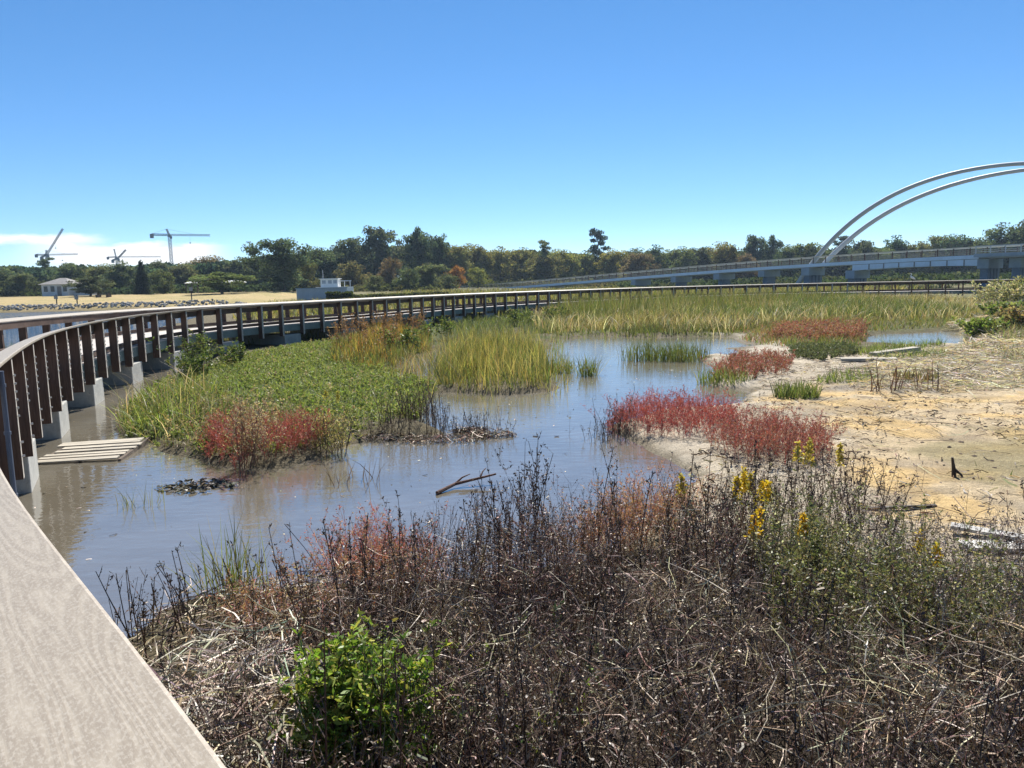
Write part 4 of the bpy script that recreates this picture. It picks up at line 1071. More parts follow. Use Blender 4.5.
# --- straw wrack
v = Veg(); Z = poly([(848, 392), (868, 366), (935, 352), (1080, 342), (1110, 392), (940, 398)]); P = scatter(Z, 130); tangle(v, with_z(P, .01), (.15, .7), (.008, .02), STRAW, (0, .07), (-.08, .12), S=3)
Z = poly([(920, 336), (985, 322), (1000, 326), (985, 345), (940, 342)]); P = scatter(Z, 60); tangle(v, with_z(P, .01), (.3, .9), (.015, .03), STRAW, (0, .25), (-.1, .3), S=3)
Z = poly([(960, 340), (1080, 330), (1100, 350), (970, 352)]); P = scatter(Z, 50); tangle(v, with_z(P, .01), (.3, .9), (.015, .03), STRAW, (0, .1), (-.1, .2), S=3)
tag(v.build('straw_wrack'), 'flattened pale straw washed up on the right flats', 'straw', kind='stuff')
# --- litter on the sand
v = Veg(); Z = poly([(640, 500), (690, 470), (760, 385), (850, 352), (1100, 345), (1150, 640), (760, 560)])
P = scatter(Z, 60, .6); tangle(v, with_z(P, .005), (.04, .22), (.006, .02), DARKSTEM+DRY+[(.03, .025, .02)], (0, .02), (-.1, .3), S=3)
P = scatter(Z, 4); tangle(v, with_z(P, .005), (.2, .9), (.006, .014), DARKSTEM+STRAW, (0, .03), (-.02, .06))
P = scatter(poly([(595, 490), (640, 470), (700, 470), (720, 500), (640, 540)]), 40); tangle(v, with_z(P, .004, dry=False), (.03, .12), (.008, .03), [(.5, .45, .36), (.3, .26, .2), (.16, .13, .1)], (0.02, .04), (-.1, .1), S=3)
P = scatter(Z, 5, .6); 
for q in with_z(P)[:0]: pass
tag(v.build('sand_litter'), 'dark and pale bits of drift litter strewn over the sand', 'litter', kind='stuff')
def clods(n, Z, size):
    import bmesh
    bm = bmesh.new(); bmesh.ops.create_icosphere(bm, subdivisions=1, radius=1); bv = [x.co.copy() for x in bm.verts]; bf = [tuple(x.index for x in f.verts) for f in bm.faces]; bm.free()
    mb = MB(); P = with_z(scatter(Z, 1, n=n), 0)
    for q in P:
        s = random.uniform(*size)*random.random()**.5; mb.add([Vector((x.x*s*random.uniform(.7, 1.4), x.y*s*random.uniform(.7, 1.3), x.z*s*random.uniform(.4, .8)))+Vector(q) for x in bv], bf)
    tag(mb.build('clods', plain('clod', (.16, .12, .085), .95, .5, 9, .5)), 'dark clods and shell bits scattered over the ochre sand', 'clods', kind='stuff')
clods(300, poly([(720, 420), (800, 392), (1080, 398), (1120, 560), (900, 560), (780, 480)]), (.02, .05))

# --- red saltwort patches: things, each one plant mat
def patch(name, pts, label, cat, cols, hg, dens, group=None, twl=(.25, .5), leafs=5, ll=(.014, .034), lw=(.006, .012), stems=None, lean=.6, dry=False, noisef=None, sw=(.004, .008), tw=9):
    Z = poly(pts); P = scatter(Z, dens*1.5, noisef); B = with_z(P, dry=dry); o0 = B.mean(0); o0[2] = ground(o0[0], o0[1]) if ground(o0[0], o0[1]) > 0 else 0
    v = Veg(); edge = np.clip(-sdf(B[:, :2], Z)/max(.3, math.sqrt(np.ptp(Z[:, 0])*np.ptp(Z[:, 1]))*.22), .35, 1)
    stalks(v, B-o0, hg, sw, tw, twl, leafs, ll, lw, stems or cols, cols, lean)
    for k, (V_, S_, c_) in enumerate(v.b): pass
    o = v.build(name, M_leaf); o.location = o0; return tag(o, label, cat, group)
rs = 'red saltwort patches around the pond'
patch('brown_saltwort', [(225, 660), (270, 615), (345, 600), (420, 600), (430, 640), (330, 690), (260, 700)], 'brownish red matted growth on the near shore left of the leafy green shrub', 'saltwort', PINK+RED[3:5]+DRY, (.12, .4), 55)
patch('red_saltwort', [(204, 464), (215, 440), (250, 446), (290, 444), (325, 438), (330, 450), (290, 464), (245, 470)], 'crimson saltwort mat at the tip of the green bank, under the dry seed bush', 'saltwort', RED[:4], (.2, .5), 80, rs)
patch('red_saltwort', [(612, 436), (600, 424), (640, 417), (690, 416), (735, 422), (738, 440), (700, 447), (660, 444)], 'long red saltwort strip crossing from the sand into the open water', 'saltwort', RED[:4]+RED[:2], (.15, .5), 70, rs)
patch('red_saltwort', [(708, 452), (735, 440), (790, 442), (835, 456), (828, 474), (770, 476), (725, 470)], 'dull dark red saltwort mat on the sand behind the goldenrod', 'saltwort', RED+[(.14, .06, .05)], (.25, .55), 75, rs)
patch('red_saltwort', [(322, 566), (350, 545), (400, 548), (440, 560), (435, 590), (380, 600), (345, 592)], 'loose pinkish red saltwort at the pond edge above the green shrub', 'saltwort', RED[:4]+PINK, (.25, .6), 90, rs)
patch('red_saltwort', [(560, 572), (575, 545), (630, 530), (690, 535), (700, 560), (640, 585)], 'faded salmon pink saltwort on the shore in the middle foreground', 'saltwort', PINK, (.3, .6), 90, rs)
patch('red_saltwort', [(712, 380), (720, 368), (760, 364), (792, 366), (788, 380), (745, 386)], 'small red saltwort mat beside the grassy tussock at the far pond edge', 'saltwort', RED+GREEN[:1], (.12, .42), 40, rs, ll=(.02, .045), lw=(.01, .02))
patch('red_saltwort', [(770, 342), (780, 334), (830, 332), (868, 333), (860, 344), (810, 346)], 'rusty pink saltwort band in front of the far marsh grass', 'saltwort', PINK+RED[:2]+REED[:1], (.15, .55), 22, rs, ll=(.03, .07), lw=(.016, .03))
patch('grey_saltwort', [(788, 362), (795, 352), (850, 352), (858, 360), (820, 366)], 'low grey green saltwort mat between the red mat and the thin bare stems', 'saltwort', [(.13, .15, .08), (.10, .12, .06)], (.1, .32), 34, None, ll=(.03, .06), lw=(.015, .03))

# --- single tussocks standing in or by the water
tg = 'grass tussocks in the shallow water'
def tussock(px, py, r, hg, cols, label, n=260, dense=1.0, w=(.012, .022), lean=.25, grp=tg):
    x, y = G(px, py, .0); z = max(0, ground(x, y)); a = U(0, 6.28, n); rr = r*np.sqrt(rng.random(n))
    B = np.column_stack([rr*np.cos(a), rr*np.sin(a), np.full(n, -.08)]); v = Veg()
    grass(v, B, hg, w, cols, lean, .25); o = v.build('grass_tussock', M_leaf); o.location = (x, y, z); return tag(o, label, 'tussock', grp)
GT = GREEN+REED[:2]
tussock(558, 372, .5, (.3, .6), GT, 'rounded olive tussock at the right tip of the cordgrass', 260)
tussock(588, 375, .30, (.3, .75), GT, 'small lone green tussock with tall wisps in mid pond', 150)
tussock(636, 360, .55, (.4, .95), [(.09, .12, .04), (.13, .14, .05)], 'narrow dark green tussock in the water left of the wide one', 150, lean=.15)
tussock(664, 360, .8, (.4, .8), [(.10, .13, .04), (.13, .15, .05)], 'wide green tussock in the far pond, left half of the wide clump', 320, lean=.15)
tussock(686, 360, .8, (.4, .8), [(.10, .13, .04), (.14, .15, .06)], 'wide green tussock in the far pond, right half of the wide clump', 320, lean=.15)
tussock(725, 384, .7, (.25, .5), GT, 'low yellow green tussock at the left of the small red mat', 320)
tussock(797, 403, .45, (.22, .5), GREEN, 'compact bright green tussock alone on the sand', 420, grp='grass tussocks on the sand')
tussock(915, 386, .5, (.2, .45), [(.12, .12, .05), (.2, .15, .08)], 'dull olive tussock among the bare brown stems', 220, grp='grass tussocks on the sand')
tussock(140, 505, .3, (.15, .45), [(.2, .2, .08), (.12, .14, .05)], 'thin wispy grass in the water below the wooden pallet', 40, w=(.005, .009))
tussock(355, 482, .35, (.2, .5), DARKSTEM, 'dark dead twigs standing in the open water', 24, w=(.008, .014), lean=.5)
for (px, py, lab) in ((226, 600, 'green rush tuft on the near shore, nearest the cap rail'), (250, 603, 'green rush tuft with tall leaning blades at the near water edge')):
    tussock(px, py+6, .22, (.3, .8), [(.11, .14, .045), (.15, .17, .06), (.2, .18, .08)], lab, 46, w=(.007, .012), lean=.22, grp='rush tufts on the near shore')

# --- shrubs
def shrub(name, px, py, r, h, n, label, cat, cols, ll, lw, stems, leafs=9, tw=9, grp=None, lean=.5, shape=.75, gloss=False):
    x, y = G(px, py, .15); z = ground(x, y); a = U(0, 6.28, n); rr = r*.45*np.sqrt(rng.random(n))
    t = empty(name, (x, y, z), label, cat, grp)
    B = np.column_stack([rr*np.cos(a), rr*np.sin(a), np.full(n, -.05)]); sv = Veg(); lv = Veg()
    stalks(sv, B, (h*shape, h), (.008, .014), tw, (.25, .5), leafs, ll, lw, stems, cols, lean, t0=.2, leafmaterial=lv)
    sv.build('stem', M_twig, t); lv.build('foliage', M_leaf, t); return t
LEAFG = [(.15, .25, .04), (.19, .29, .05), (.09, .17, .025), (.26, .33, .07), (.32, .33, .08)]
shrub('green_shrub', 366, 798, .5, .70, 52, 'bright green leafy shrub in the near foreground beside the cap rail', 'shrub', LEAFG, (.022, .05), (.010, .020), DARKSTEM, 14, 12, lean=.18)
for i in range(6):
    px, py = [(478, 715), (500, 790), (440, 800), (575, 760), (470, 770), (540, 800)][i]
    shrub('green_sprout', px, py, .08, .42, 2, 'small fresh green sprout coming up through the dark brush', 'sprout', LEAFG, (.02, .045), (.010, .018), DARKSTEM, 5, 4, 'green sprouts in the dark brush')
WEED = [(.13, .155, .07), (.17, .185, .08), (.10, .12, .055), (.22, .22, .12), (.25, .22, .14)]
for (px, py, lab) in ((205, 372, 'leafy green bush against the boardwalk pier, tallest of the bushes there'), (190, 380, 'dark green bush under the boardwalk edge at the bank'), (232, 366, 'low weedy bush left of the second pier in the grass')):
    shrub('bank_bush', px, py, 1.1, 1.15 if px == 205 else .7, 22, lab, 'bush', GREEN+[(.06, .09, .03)], (.05, .1), (.025, .05), DARKSTEM, 7, 8, 'bushes along the boardwalk')
for (px, py, lab) in ((402, 352, 'pale bush by the boardwalk behind the golden reeds'), (440, 340, 'green bush under the boardwalk right of the golden reeds'), (520, 326, 'light green bush at the boardwalk behind the cordgrass'), (556, 322, 'light green bush where the far grass band begins')):
    shrub('bank_bush', px, py, 1.6, 1.0, 20, lab, 'bush', GREEN+[(.14, .17, .05)], (.07, .14), (.04, .07), DARKSTEM, 6, 7, 'bushes along the boardwalk')
for (px, py, r, h, lab, cols) in ((1003, 308, 3.2, 1.75, 'broad pale flowering bush hiding the far right end of the boardwalk', [(.34, .33, .19), (.28, .29, .14), (.52, .48, .36)]), (1030, 307, 4.0, 2.0, 'olive flowering bush at the right edge before the bridge piers', [(.27, .28, .12), (.34, .33, .17), (.21, .23, .09)]),
                                  (985, 332, 1.3, .8, 'bright green bush on the bank right of the small pool', HERB), (1030, 331, 2.0, 1.0, 'rusty brown bush at the right edge above the straw', [(.26, .19, .11), (.32, .25, .15), (.2, .2, .09)]), (1006, 321, 1.8, .9, 'green bush between the rusty bush and the pale flowering bush', HERB+[(.2, .22, .09)])):
    shrub('marsh_bush', px, py, r, h, 46, lab, 'bush', cols, (.1, .2), (.05, .1), DARKSTEM, 8, 8, 'bushes at the right end of the marsh', lean=.6)
# dry seed bush on the left bank, goldenrods
shrub('seed_bush', 252, 458, .55, 1.0, 26, 'tall dry bush with cream seed heads above the crimson saltwort', 'bush', [(.50, .43, .30), (.40, .32, .2), (.30, .2, .13)], (.016, .032), (.010, .018), [(.16, .08, .06), (.2, .12, .08)], 11, 11, lean=.3)
shrub('seed_bush', 335, 445, .6, .85, 26, 'yellowing half dry bush right of the crimson saltwort', 'bush', [(.36, .31, .12), (.22, .21, .08), (.45, .38, .2)], (.018, .036), (.010, .018), DARKSTEM, 9, 9, lean=.35)
YEL = [(.66, .50, .03), (.58, .44, .03), (.72, .58, .08)]
def goldenrod(px, py, h, label, n=5, k=1.0, cols=YEL):
    x, y = G(px, py, .2); z = ground(x, y); t = empty('goldenrod', (x, y, z), label, 'wildflower', 'goldenrod flowers in the brush')
    a = U(0, 6.28, n); B = np.column_stack([.08*np.cos(a), .08*np.sin(a), np.full(n, -.03)]); sv = Veg(); lv = Veg()
    stalks(sv, B, (h*.85, h), (.006, .009), 9, (.05, .12), 2, (.04, .07), (.008, .014), [(.12, .13, .05)], [(.12, .15, .06), (.16, .18, .08)], .12, t0=.15, leafmaterial=lv)
    sv.build('stem', M_twig, t); lv.build('foliage', M_leaf, t)
    for q in range(n):
        m = 120; fv = Veg(); s = rng.random(m)**.8; br = rng.integers(0, 6, m); aa = br*1.047+rng.uniform(0, 6.28)+rng.normal(0, .08, m)
        k = min(k, 1)*.62; side = .12*k*s*(.6+.4*((br*7) % 3)/2); base = np.array([B[q, 0]*2.2, B[q, 1]*2.2, h*.97])
        top = np.column_stack([base[0]+side*np.cos(aa), base[1]+side*np.sin(aa), base[2]-.03*(br % 3)*s-.13*s])+rng.normal(0, .007, (m, 3))
        d = rng.normal(0, 1, (m, 3)); d /= np.linalg.norm(d, axis=1)[:, None]; sd = np.cross(d, rng.normal(0, 1, (m, 3))); sd /= np.linalg.norm(sd, axis=1)[:, None]
        fv.rib(top[:, None, :]+d[:, None, :]*np.array([0, .5, 1])[None, :, None]*.03, np.array([.007, .016, .007]), sd, pick(cols, m, .15)); fv.build('plume', M_leaf, t)
goldenrod(755, 560, .72, 'brightest yellow goldenrod in the brush, flower plumes spread wide', 5, 1.0)
goldenrod(816, 545, .95, 'tall goldenrod going to seed against the dark red saltwort', 4, .8, [(.45, .36, .06), (.38, .28, .06), (.5, .42, .12)])
goldenrod(776, 600, .6, 'small orange yellow goldenrod just below the brightest one', 3, .7, [(.62, .40, .03), (.66, .48, .04)])
goldenrod(730, 545, .7, 'fading goldenrod left of the brightest one', 2, .6, [(.42, .34, .07), (.5, .4, .08)])
goldenrod(670, 548, .72, 'thin goldenrod spike by the pink saltwort', 1, .5, [(.42, .34, .07), (.4, .34, .1)])
goldenrod(921, 612, .5, 'single bright goldenrod head far right in the green weeds', 2, .6)
goldenrod(338, 428, .75, 'fading goldenrod on the green bank beyond the pond', 2, .8, [(.42, .38, .08), (.36, .34, .10)])

# --- dark dead stubble standing at the water
v = Veg()
for pts, dens, hg in (([(365, 440), (420, 420), (440, 420), (470, 441), (420, 440)], 55, (.25, .75)), ([(395, 430), (430, 405), (445, 410), (440, 425)], 35, (.3, .8)),
                      ([(585, 440), (600, 426), (625, 430), (640, 442), (610, 446)], 60, (.25, .75)), ([(565, 436), (590, 430), (595, 440)], 20, (.25, .6)),
                      ([(455, 440), (470, 436), (500, 441), (480, 446)], 10, (.2, .7)), ([(680, 400), (800, 392), (790, 405), (700, 408)], 5, (.1, .3)),
                      ([(105, 690), (120, 640), (160, 612), (230, 605), (280, 625), (240, 660), (190, 700), (140, 720)], 34, (.2, .6))):
    P = scatter(poly(pts), dens); B = with_z(P, dry=False); stalks(v, B, hg, (.007, .013), 5, (.12, .3), 2, (.015, .035), (.008, .014), DARKSTEM, DARKSTEM+[(.13, .09, .06)], .22)
tag(v.build('dead_stubble', M_twig), 'dark dead stubble standing along the water edge', 'stubble', kind='stuff')
v = Veg(); P = scatter(poly([(395, 442), (470, 440), (465, 450), (400, 452)]), 90); tangle(v, with_z(P, 0.02, False), (.1, .4), (.006, .014), DRY+TAN, (0, .08), (-.1, .2))
P = scatter(poly([(330, 425), (420, 440), (320, 462), (200, 470), (140, 450), (190, 446)]), 14); tangle(v, with_z(P, 0.02, False), (.1, .5), (.005, .012), DRY+TAN, (0, .06), (-.1, .2))
P = scatter(poly([(480, 445), (700, 380), (650, 350), (560, 400)]), .5); tangle(v, with_z(P, 0.0, False), (.05, .25), (.005, .012), DARKSTEM, (.14, .16), (-.1, .4), S=3)
B = np.column_stack([scatter(POND, 1.2), ]); B = np.column_stack([B, np.zeros(len(B))+.004]); tangle(v, B, (.02, .12), (.004, .016), DARKSTEM+TAN, (0, .004), (0, .02), S=3)
B = scatter(POND, 2.2, .7); B = np.column_stack([B, np.zeros(len(B))+.003]); tangle(v, B, (.02, .07), (.008, .02), TAN+[(.6, .58, .52), (.5, .45, .36)], (0, .003), (0, .02), S=3)
tag(v.build('floating_debris', M_twig), 'broken stems and bits floating on the pond', 'debris', kind='stuff')

# --- foreground brush
FB = poly([(175, 820), (240, 735), (300, 668), (350, 640), (430, 612), (500, 598), (560, 592), (640, 572), (700, 560), (780, 556), (880, 580), (960, 605), (1100, 640), (1500, 700), (2400, 1400), (0, 1300)])
def z_at(P, dry=True): return with_z(P, dry=dry)
v = Veg()
BR_ = [(.035, .024, .02), (.055, .036, .03), (.10, .062, .046), (.26, .195, .15), (.15, .07, .052)]  # very dark and light stems mixed, shaded gaps and lit tops in the colour
SEED = [(.14, .095, .07), (.30, .22, .155), (.09, .06, .048), (.38, .30, .22)]
WZ = poly([(755, 700), (740, 625), (785, 588), (860, 605), (940, 650), (1010, 690), (1090, 740), (960, 760), (860, 745)])
GZ = poly([(870, 640), (900, 590), (1000, 605), (1120, 640), (1200, 720), (1000, 690)])
def thin(P, nz=.9, lo=.36, hi=.56, keepw=.15):
    k = rng.random(len(P)) < .25+.75*smooth(fbm(P[:, 0]*nz, P[:, 1]*nz+3), lo, hi)
    k &= (np.minimum(sdf(P, WZ), sdf(P, GZ)) > 0) | (rng.random(len(P)) < keepw); return P[k]
P = thin(scatter(FB, 110), .7, .3, .5); B = z_at(P); print('brush', len(B))
stalks(v, B, (.25, .75), (.003, .007), 12, (.12, .38), 3, (.008, .022), (.004, .009), BR_, SEED, .35)
P = thin(scatter(FB, 26), 1.6, .45, .6, .3); B = z_at(P); stalks(v, B, (.5, 1.0), (.007, .012), 14, (.06, .16), 3, (.012, .03), (.007, .014), DARKSTEM, DARKSTEM+SEED[:1], .16, t0=.35)
tag(v.build('dry_brush', M_twig), 'dark tangled dry brush filling the foreground', 'brush', kind='stuff')
v = Veg(); P = thin(scatter(FB, 640), 1.0, .40, .58); tangle(v, z_at(P), (.06, .36), (.0025, .005), BR_+BR_+DARKSTEM+[(.26, .21, .165), (.2, .16, .13)], (0, .5), (-.8, 1.1))
P = scatter(FB, 260); tangle(v, z_at(P), (.05, .2), (.003, .007), DARKSTEM, (0, .15), (-.3, .5), S=3)  # low dark layer, shade inside the brush put into the stem colour
P = thin(scatter(FB, 30), 1.5, .45, .6, .4); tangle(v, z_at(P), (.02, .06), (.006, .016), SEED+[(.4, .36, .3)], (.1, .6), (-.8, .8), S=3)
P = scatter(FB, 4); tangle(v, z_at(P), (.3, .9), (.003, .005), DRY, (.2, .6), (-.4, .6), S=6)
P = scatter(FB, 60); tangle(v, z_at(P), (.08, .3), (.005, .012), DRY+BR_+DARKSTEM, (0, .08), (-.2, .3), S=3)
tag(v.build('dead_stems', M_twig), 'fine grey brown dead stems lying through the brush', 'dead stems', kind='stuff')
# lighter mounds of matted straw coloured stems and fresh reddish stems within the brush
v = Veg()
for (px, py, r, pal) in ((700, 665, .5, TAN+DRY), (445, 690, .45, DRY+TAN), (620, 760, .4, DRY+BR_), (815, 790, .45, TAN+DRY), (930, 790, .4, DRY+TAN), (500, 745, .3, DRY), (720, 745, .35, DRY+BR_), (880, 720, .3, TAN+WEED), (1000, 730, .4, DRY+TAN), (640, 650, .35, DRY+BR_)):
    x, y = G(px, py, .3); n = int(200*r); a = U(0, 6.28, n); rr = r*rng.random(n)**.6; B = with_z(np.column_stack([x+rr*np.cos(a), y+rr*np.sin(a)*.8])); q = np.clip(1-rr/r, 0, 1); B[:, 2] += .30*q
    tangle(v, B, (.10, .5), (.0028, .0055), pal, (.08, .34), (-.5, .7)); k = rng.random(len(B)) < .22; stalks(v, B[k], (.3, .6), (.003, .006), 9, (.12, .35), 3, (.010, .024), (.005, .010), pal, pal+TAN, .35)
tag(v.build('straw_mounds', M_twig), 'paler matted mounds of straw coloured stems within the dark brush', 'straw', kind='stuff')
# thinner edge brush reaching the pond and the sand
v = Veg(); Z = poly([(300, 660), (330, 605), (400, 592), (470, 585), (540, 585), (640, 580), (700, 540), (790, 505), (880, 520), (900, 570), (780, 566), (560, 604)])
P = scatter(Z, 15, .8); stalks(v, z_at(P), (.3, .8), (.005, .010), 10, (.12, .32), 3, (.012, .03), (.006, .013), BR_+[(.16, .08, .06)], SEED+[(.2, .09, .07)], .25)
P = scatter(poly([(455, 585), (500, 565), (545, 565), (555, 590), (480, 600)]), 40); stalks(v, z_at(P, False), (.5, 1.15), (.007, .012), 12, (.08, .2), 3, (.012, .03), (.008, .015), DARKSTEM, DARKSTEM+[(.13, .09, .07)], .18, t0=.3)
P = scatter(poly([(500, 592), (543, 588), (552, 608), (505, 612)]), 70); stalks(v, z_at(P, False), (.75, 1.22), (.007, .012), 16, (.05, .16), 3, (.012, .03), (.008, .015), DARKSTEM, DARKSTEM+[(.13, .09, .07)], .12, t0=.25)
P = scatter(poly([(700, 560), (735, 545), (770, 552), (745, 575)]), 22); stalks(v, z_at(P, False), (.6, 1.0), (.006, .011), 14, (.06, .18), 3, (.012, .03), (.008, .015), DARKSTEM, DARKSTEM+[(.16, .08, .07)], .14, t0=.25)
P = scatter(poly([(780, 530), (840, 520), (900, 530), (895, 560), (800, 560)]), 30); stalks(v, z_at(P), (.45, .8), (.007, .011), 12, (.08, .2), 3, (.012, .03), (.008, .014), DARKSTEM, DARKSTEM+SEED[:2], .14, t0=.3)
P = scatter(poly([(880, 545), (1090, 560), (1120, 650), (960, 620)]), 12, 1.0); stalks(v, z_at(P), (.15, .5), (.005, .009), 8, (.15, .4), 3, (.012, .03), (.006, .013), BR_, SEED, .4)
P = thin(scatter(poly([(400, 660), (430, 620), (560, 598), (640, 590), (760, 590), (740, 660), (620, 690), (480, 700)]), 42), .9, .4, .58, .5); stalks(v, z_at(P), (.35, .8), (.004, .007), 12, (.12, .34), 4, (.010, .026), (.005, .011), [(.20, .10, .075), (.14, .075, .06), (.27, .17, .13)], PINK+SEED+[(.36, .28, .2)], .28)
P = thin(scatter(poly([(400, 800), (430, 720), (520, 690), (600, 740), (620, 800), (520, 850)]), 14), 1.4, .42, .6, .5); stalks(v, z_at(P), (.25, .6), (.004, .007), 9, (.12, .3), 6, (.014, .032), (.007, .013), [(.09, .09, .05)], WEED+LEAFG[:1], .28)
P = scatter(poly([(640, 575), (700, 560), (760, 575), (740, 600), (660, 600)]), 26); stalks(v, z_at(P), (.3, .65), (.004, .007), 9, (.12, .3), 6, (.012, .03), (.006, .012), [(.12, .12, .07)], [(.2, .21, .13), (.16, .18, .1), (.28, .27, .19)], .28)
tag(v.build('edge_brush', M_twig), 'thinner upright dark weeds at the edge between brush, pond and sand', 'weeds', kind='stuff')
# grey purple fine weed on the right, green weeds with pale flowers
v = Veg(); Z = poly([(860, 640), (900, 590), (1000, 605), (1120, 640), (1200, 760), (950, 720)]); P = scatter(Z, 85); stalks(v, z_at(P), (.25, .55), (.003, .006), 14, (.2, .45), 5, (.010, .022), (.005, .010), [(.16, .12, .10), (.22, .17, .14)], [(.36, .30, .26), (.46, .40, .35), (.26, .20, .17)], .4)
tag(v.build('grey_weeds', M_twig), 'fine grey mauve seeding weeds at the right edge of the brush', 'weeds', kind='stuff')
v = Veg(); Z = poly([(760, 690), (745, 625), (790, 585), (860, 605), (940, 650), (1010, 690), (1090, 740), (960, 745), (860, 735)])
P = scatter(Z, 95); B = z_at(P); stalks(v, B, (.3, .8), (.003, .006), 12, (.12, .32), 6, (.012, .03), (.006, .012), [(.10, .09, .05)], WEED, .25)
P = scatter(Z, 14); stalks(v, z_at(P), (.45, .8), (.004, .007), 8, (.12, .3), 2, (.012, .02), (.009, .016), [(.12, .11, .06)], [(.55, .52, .42), (.4, .38, .28)], .25, t0=.6)
P = scatter(poly([(760, 640), (790, 585), (850, 600), (840, 650)]), 10); stalks(v, z_at(P), (.4, .62), (.005, .008), 9, (.15, .3), 7, (.03, .06), (.010, .018), [(.10, .11, .05)], [(.12, .17, .05), (.16, .2, .08), (.2, .22, .14)], .25)
tag(v.build('green_weeds'), 'olive green flowering weeds in the right foreground', 'weeds', kind='stuff')
# pale straw heap at the lower left
v = Veg(); Z = poly([(150, 770), (205, 705), (260, 690), (300, 700), (318, 745), (300, 860), (200, 1000)]); P = scatter(Z, 620); tangle(v, z_at(P, False), (.12, .5), (.005, .011), STRAW+DRY[:1], (.05, .42), (-.35, .25))
P = scatter(poly([(110, 700), (140, 630), (200, 605), (280, 600), (340, 600), (330, 690), (200, 720)]), 260); tangle(v, z_at(P, False), (.1, .4), (.004, .009), DRY+TAN+BR_, (.02, .12), (-.2, .25))
P = scatter(poly([(200, 650), (250, 610), (340, 590), (380, 605), (360, 660), (260, 690)]), 240); tangle(v, z_at(P, False), (.1, .4), (.004, .009), DRY+PINK+BR_, (.02, .2), (-.3, .35))
tag(v.build('straw_heap', M_twig), 'pale dry straw heap at the lower left by the cap rail', 'straw', kind='stuff')

# --- single sticks, logs, planks
def limb(name, pts, r0, r1, mat, label, cat, forks=(), group=None):
    P0 = Vector(pts[0]); mb = MB(); q = [Vector(p)-P0 for p in pts]; n = len(q)
    mb.tube(q, list(np.linspace(r0, r1, n)), 7)
    for f in forks:
        k = f[0]; b = q[k]; e = Vector(f[1])-P0; m = b.lerp(e, .5)+Vector((random.uniform(-.02, .02), 0, .02)); rr = r0+(r1-r0)*k/n
        mb.tube([b, m, e], [rr*.7, rr*.5, rr*.25], 6)
    o = mb.build(name, mat); o.location = P0; return tag(o, label, cat, group)
def w3(px, py, z): x, y = G(px, py, z); return (x, y, z)
M_stick = plain('bleached_stick', (.50, .44, .37), .8, .3, 12, .2)
M_dark = plain('wet_dark_wood', (.055, .04, .03), .7, .5, 9, .4)
M_plank = plain('grey_plank', (.47, .46, .43), .85, .3, 5, .3, stretch=(.3, 2, 2))
M_pole = plain('white_pole', (.70, .68, .63), .6, .35, 6, .2)
limb('driftwood_pole', [w3(255, 593, .03), w3(300, 587, .04), w3(344, 580, .05)], .016, .012, M_pole, 'long white weathered pole lying in the shallow water of the near shore', 'driftwood')
limb('driftwood_log', [w3(437, 493, .02), w3(455, 484, .05), w3(480, 478, .09), w3(496, 474, .12)], .026, .012, plain('rust_log', (.13, .07, .05), .9, .5, 14, .6), 'rusty brown log floating in the middle of the pond', 'log', forks=[(2, w3(486, 468, .18)), (1, w3(470, 474, .12))])
limb('dead_branch', [w3(700, 775, .30), w3(745, 712, .46), w3(790, 668, .52), w3(946, 690, .3)][:1]+[w3(915, 770, .30), w3(918, 735, .42), w3(928, 712, .52), w3(950, 684, .62)] if False else [w3(896, 770, .36), w3(914, 735, .46), w3(928, 714, .54), w3(940, 696, .60), w3(949, 682, .66)], .012, .006, M_stick,
     'pale forked dead branch standing out in the lower right brush', 'branch', forks=[(2, w3(916, 760, .38)), (2, w3(944, 768, .36)), (1, w3(878, 764, .36)), (1, w3(905, 790, .3)), (3, w3(915, 722, .5))])
limb('bare_stick', [w3(972, 713, .45), w3(984, 696, .5), w3(997, 678, .58)], .007, .004, M_stick, 'short bare stick slanting upward right of the forked branch', 'stick')
limb('bare_stick', [w3(1006, 745, .45), w3(1016, 722, .5), w3(1030, 704, .55)], .010, .006, M_stick, 'thicker bare stick cut by the right edge low in the photo', 'stick')
limb('long_stem', [w3(700, 630, .55), w3(735, 648, .5), w3(785, 665, .5)], .005, .003, M_stick, 'straight pale stem slanting down across the brown brush', 'stem')
limb('stake', [w3(940, 640, .1), w3(937.5, 615, .28)[:2]+(.32,), w3(941, 640, .1)[:2]+(.62,)], .016, .010, M_dark, 'thin upright dark stake at the right rim of the brush', 'stake')
limb('stump', [w3(954, 482, .05), w3(953, 482, .05)[:2]+(.22,), w3(951, 482, .05)[:2]+(.36,)], .032, .014, M_dark, 'broken dark stump sticking up from the ochre sand', 'stump', forks=[(1, w3(966, 484, .06))])
def board(px, py, l, w, h, rz, tilt, label, mat=M_plank):
    x, y = G(px, py, .1); z = ground(x, y); mb = MB()
    for i in range(6):
        x0 = -l/2+l*i/6; x1 = x0+l/6; j = .004*random.uniform(-1, 1); mb.box(x0, x1-.0005, -w/2+j, w/2+j, 0, h)
    o = mb.build('plank', mat); o.location = (x, y, z+.02); o.rotation_euler = (random.uniform(-.1, .1), tilt, rz); return tag(o, label, 'plank', 'loose planks on the sand')
board(1010, 552, .95, .11, .03, R(-32), R(3), 'pale grey plank slanting over the sand at the right edge')
board(1012, 565, .8, .28, .03, R(-8), 0, 'wide whitish board half buried beneath the slanting plank')
board(645+250, 511, .9, .04, .025, R(3), 0, 'thin dark lath lying flat beside the upright weeds', M_dark)
board(895, 356, 1.6, .35, .14, R(14), R(-4), 'thick dark timber baulk left by the small pool', M_drift)
board(868, 363, 1.5, .25, .08, R(-12), 0, 'weathered plank lying left of the dark timber baulk', M_drift)
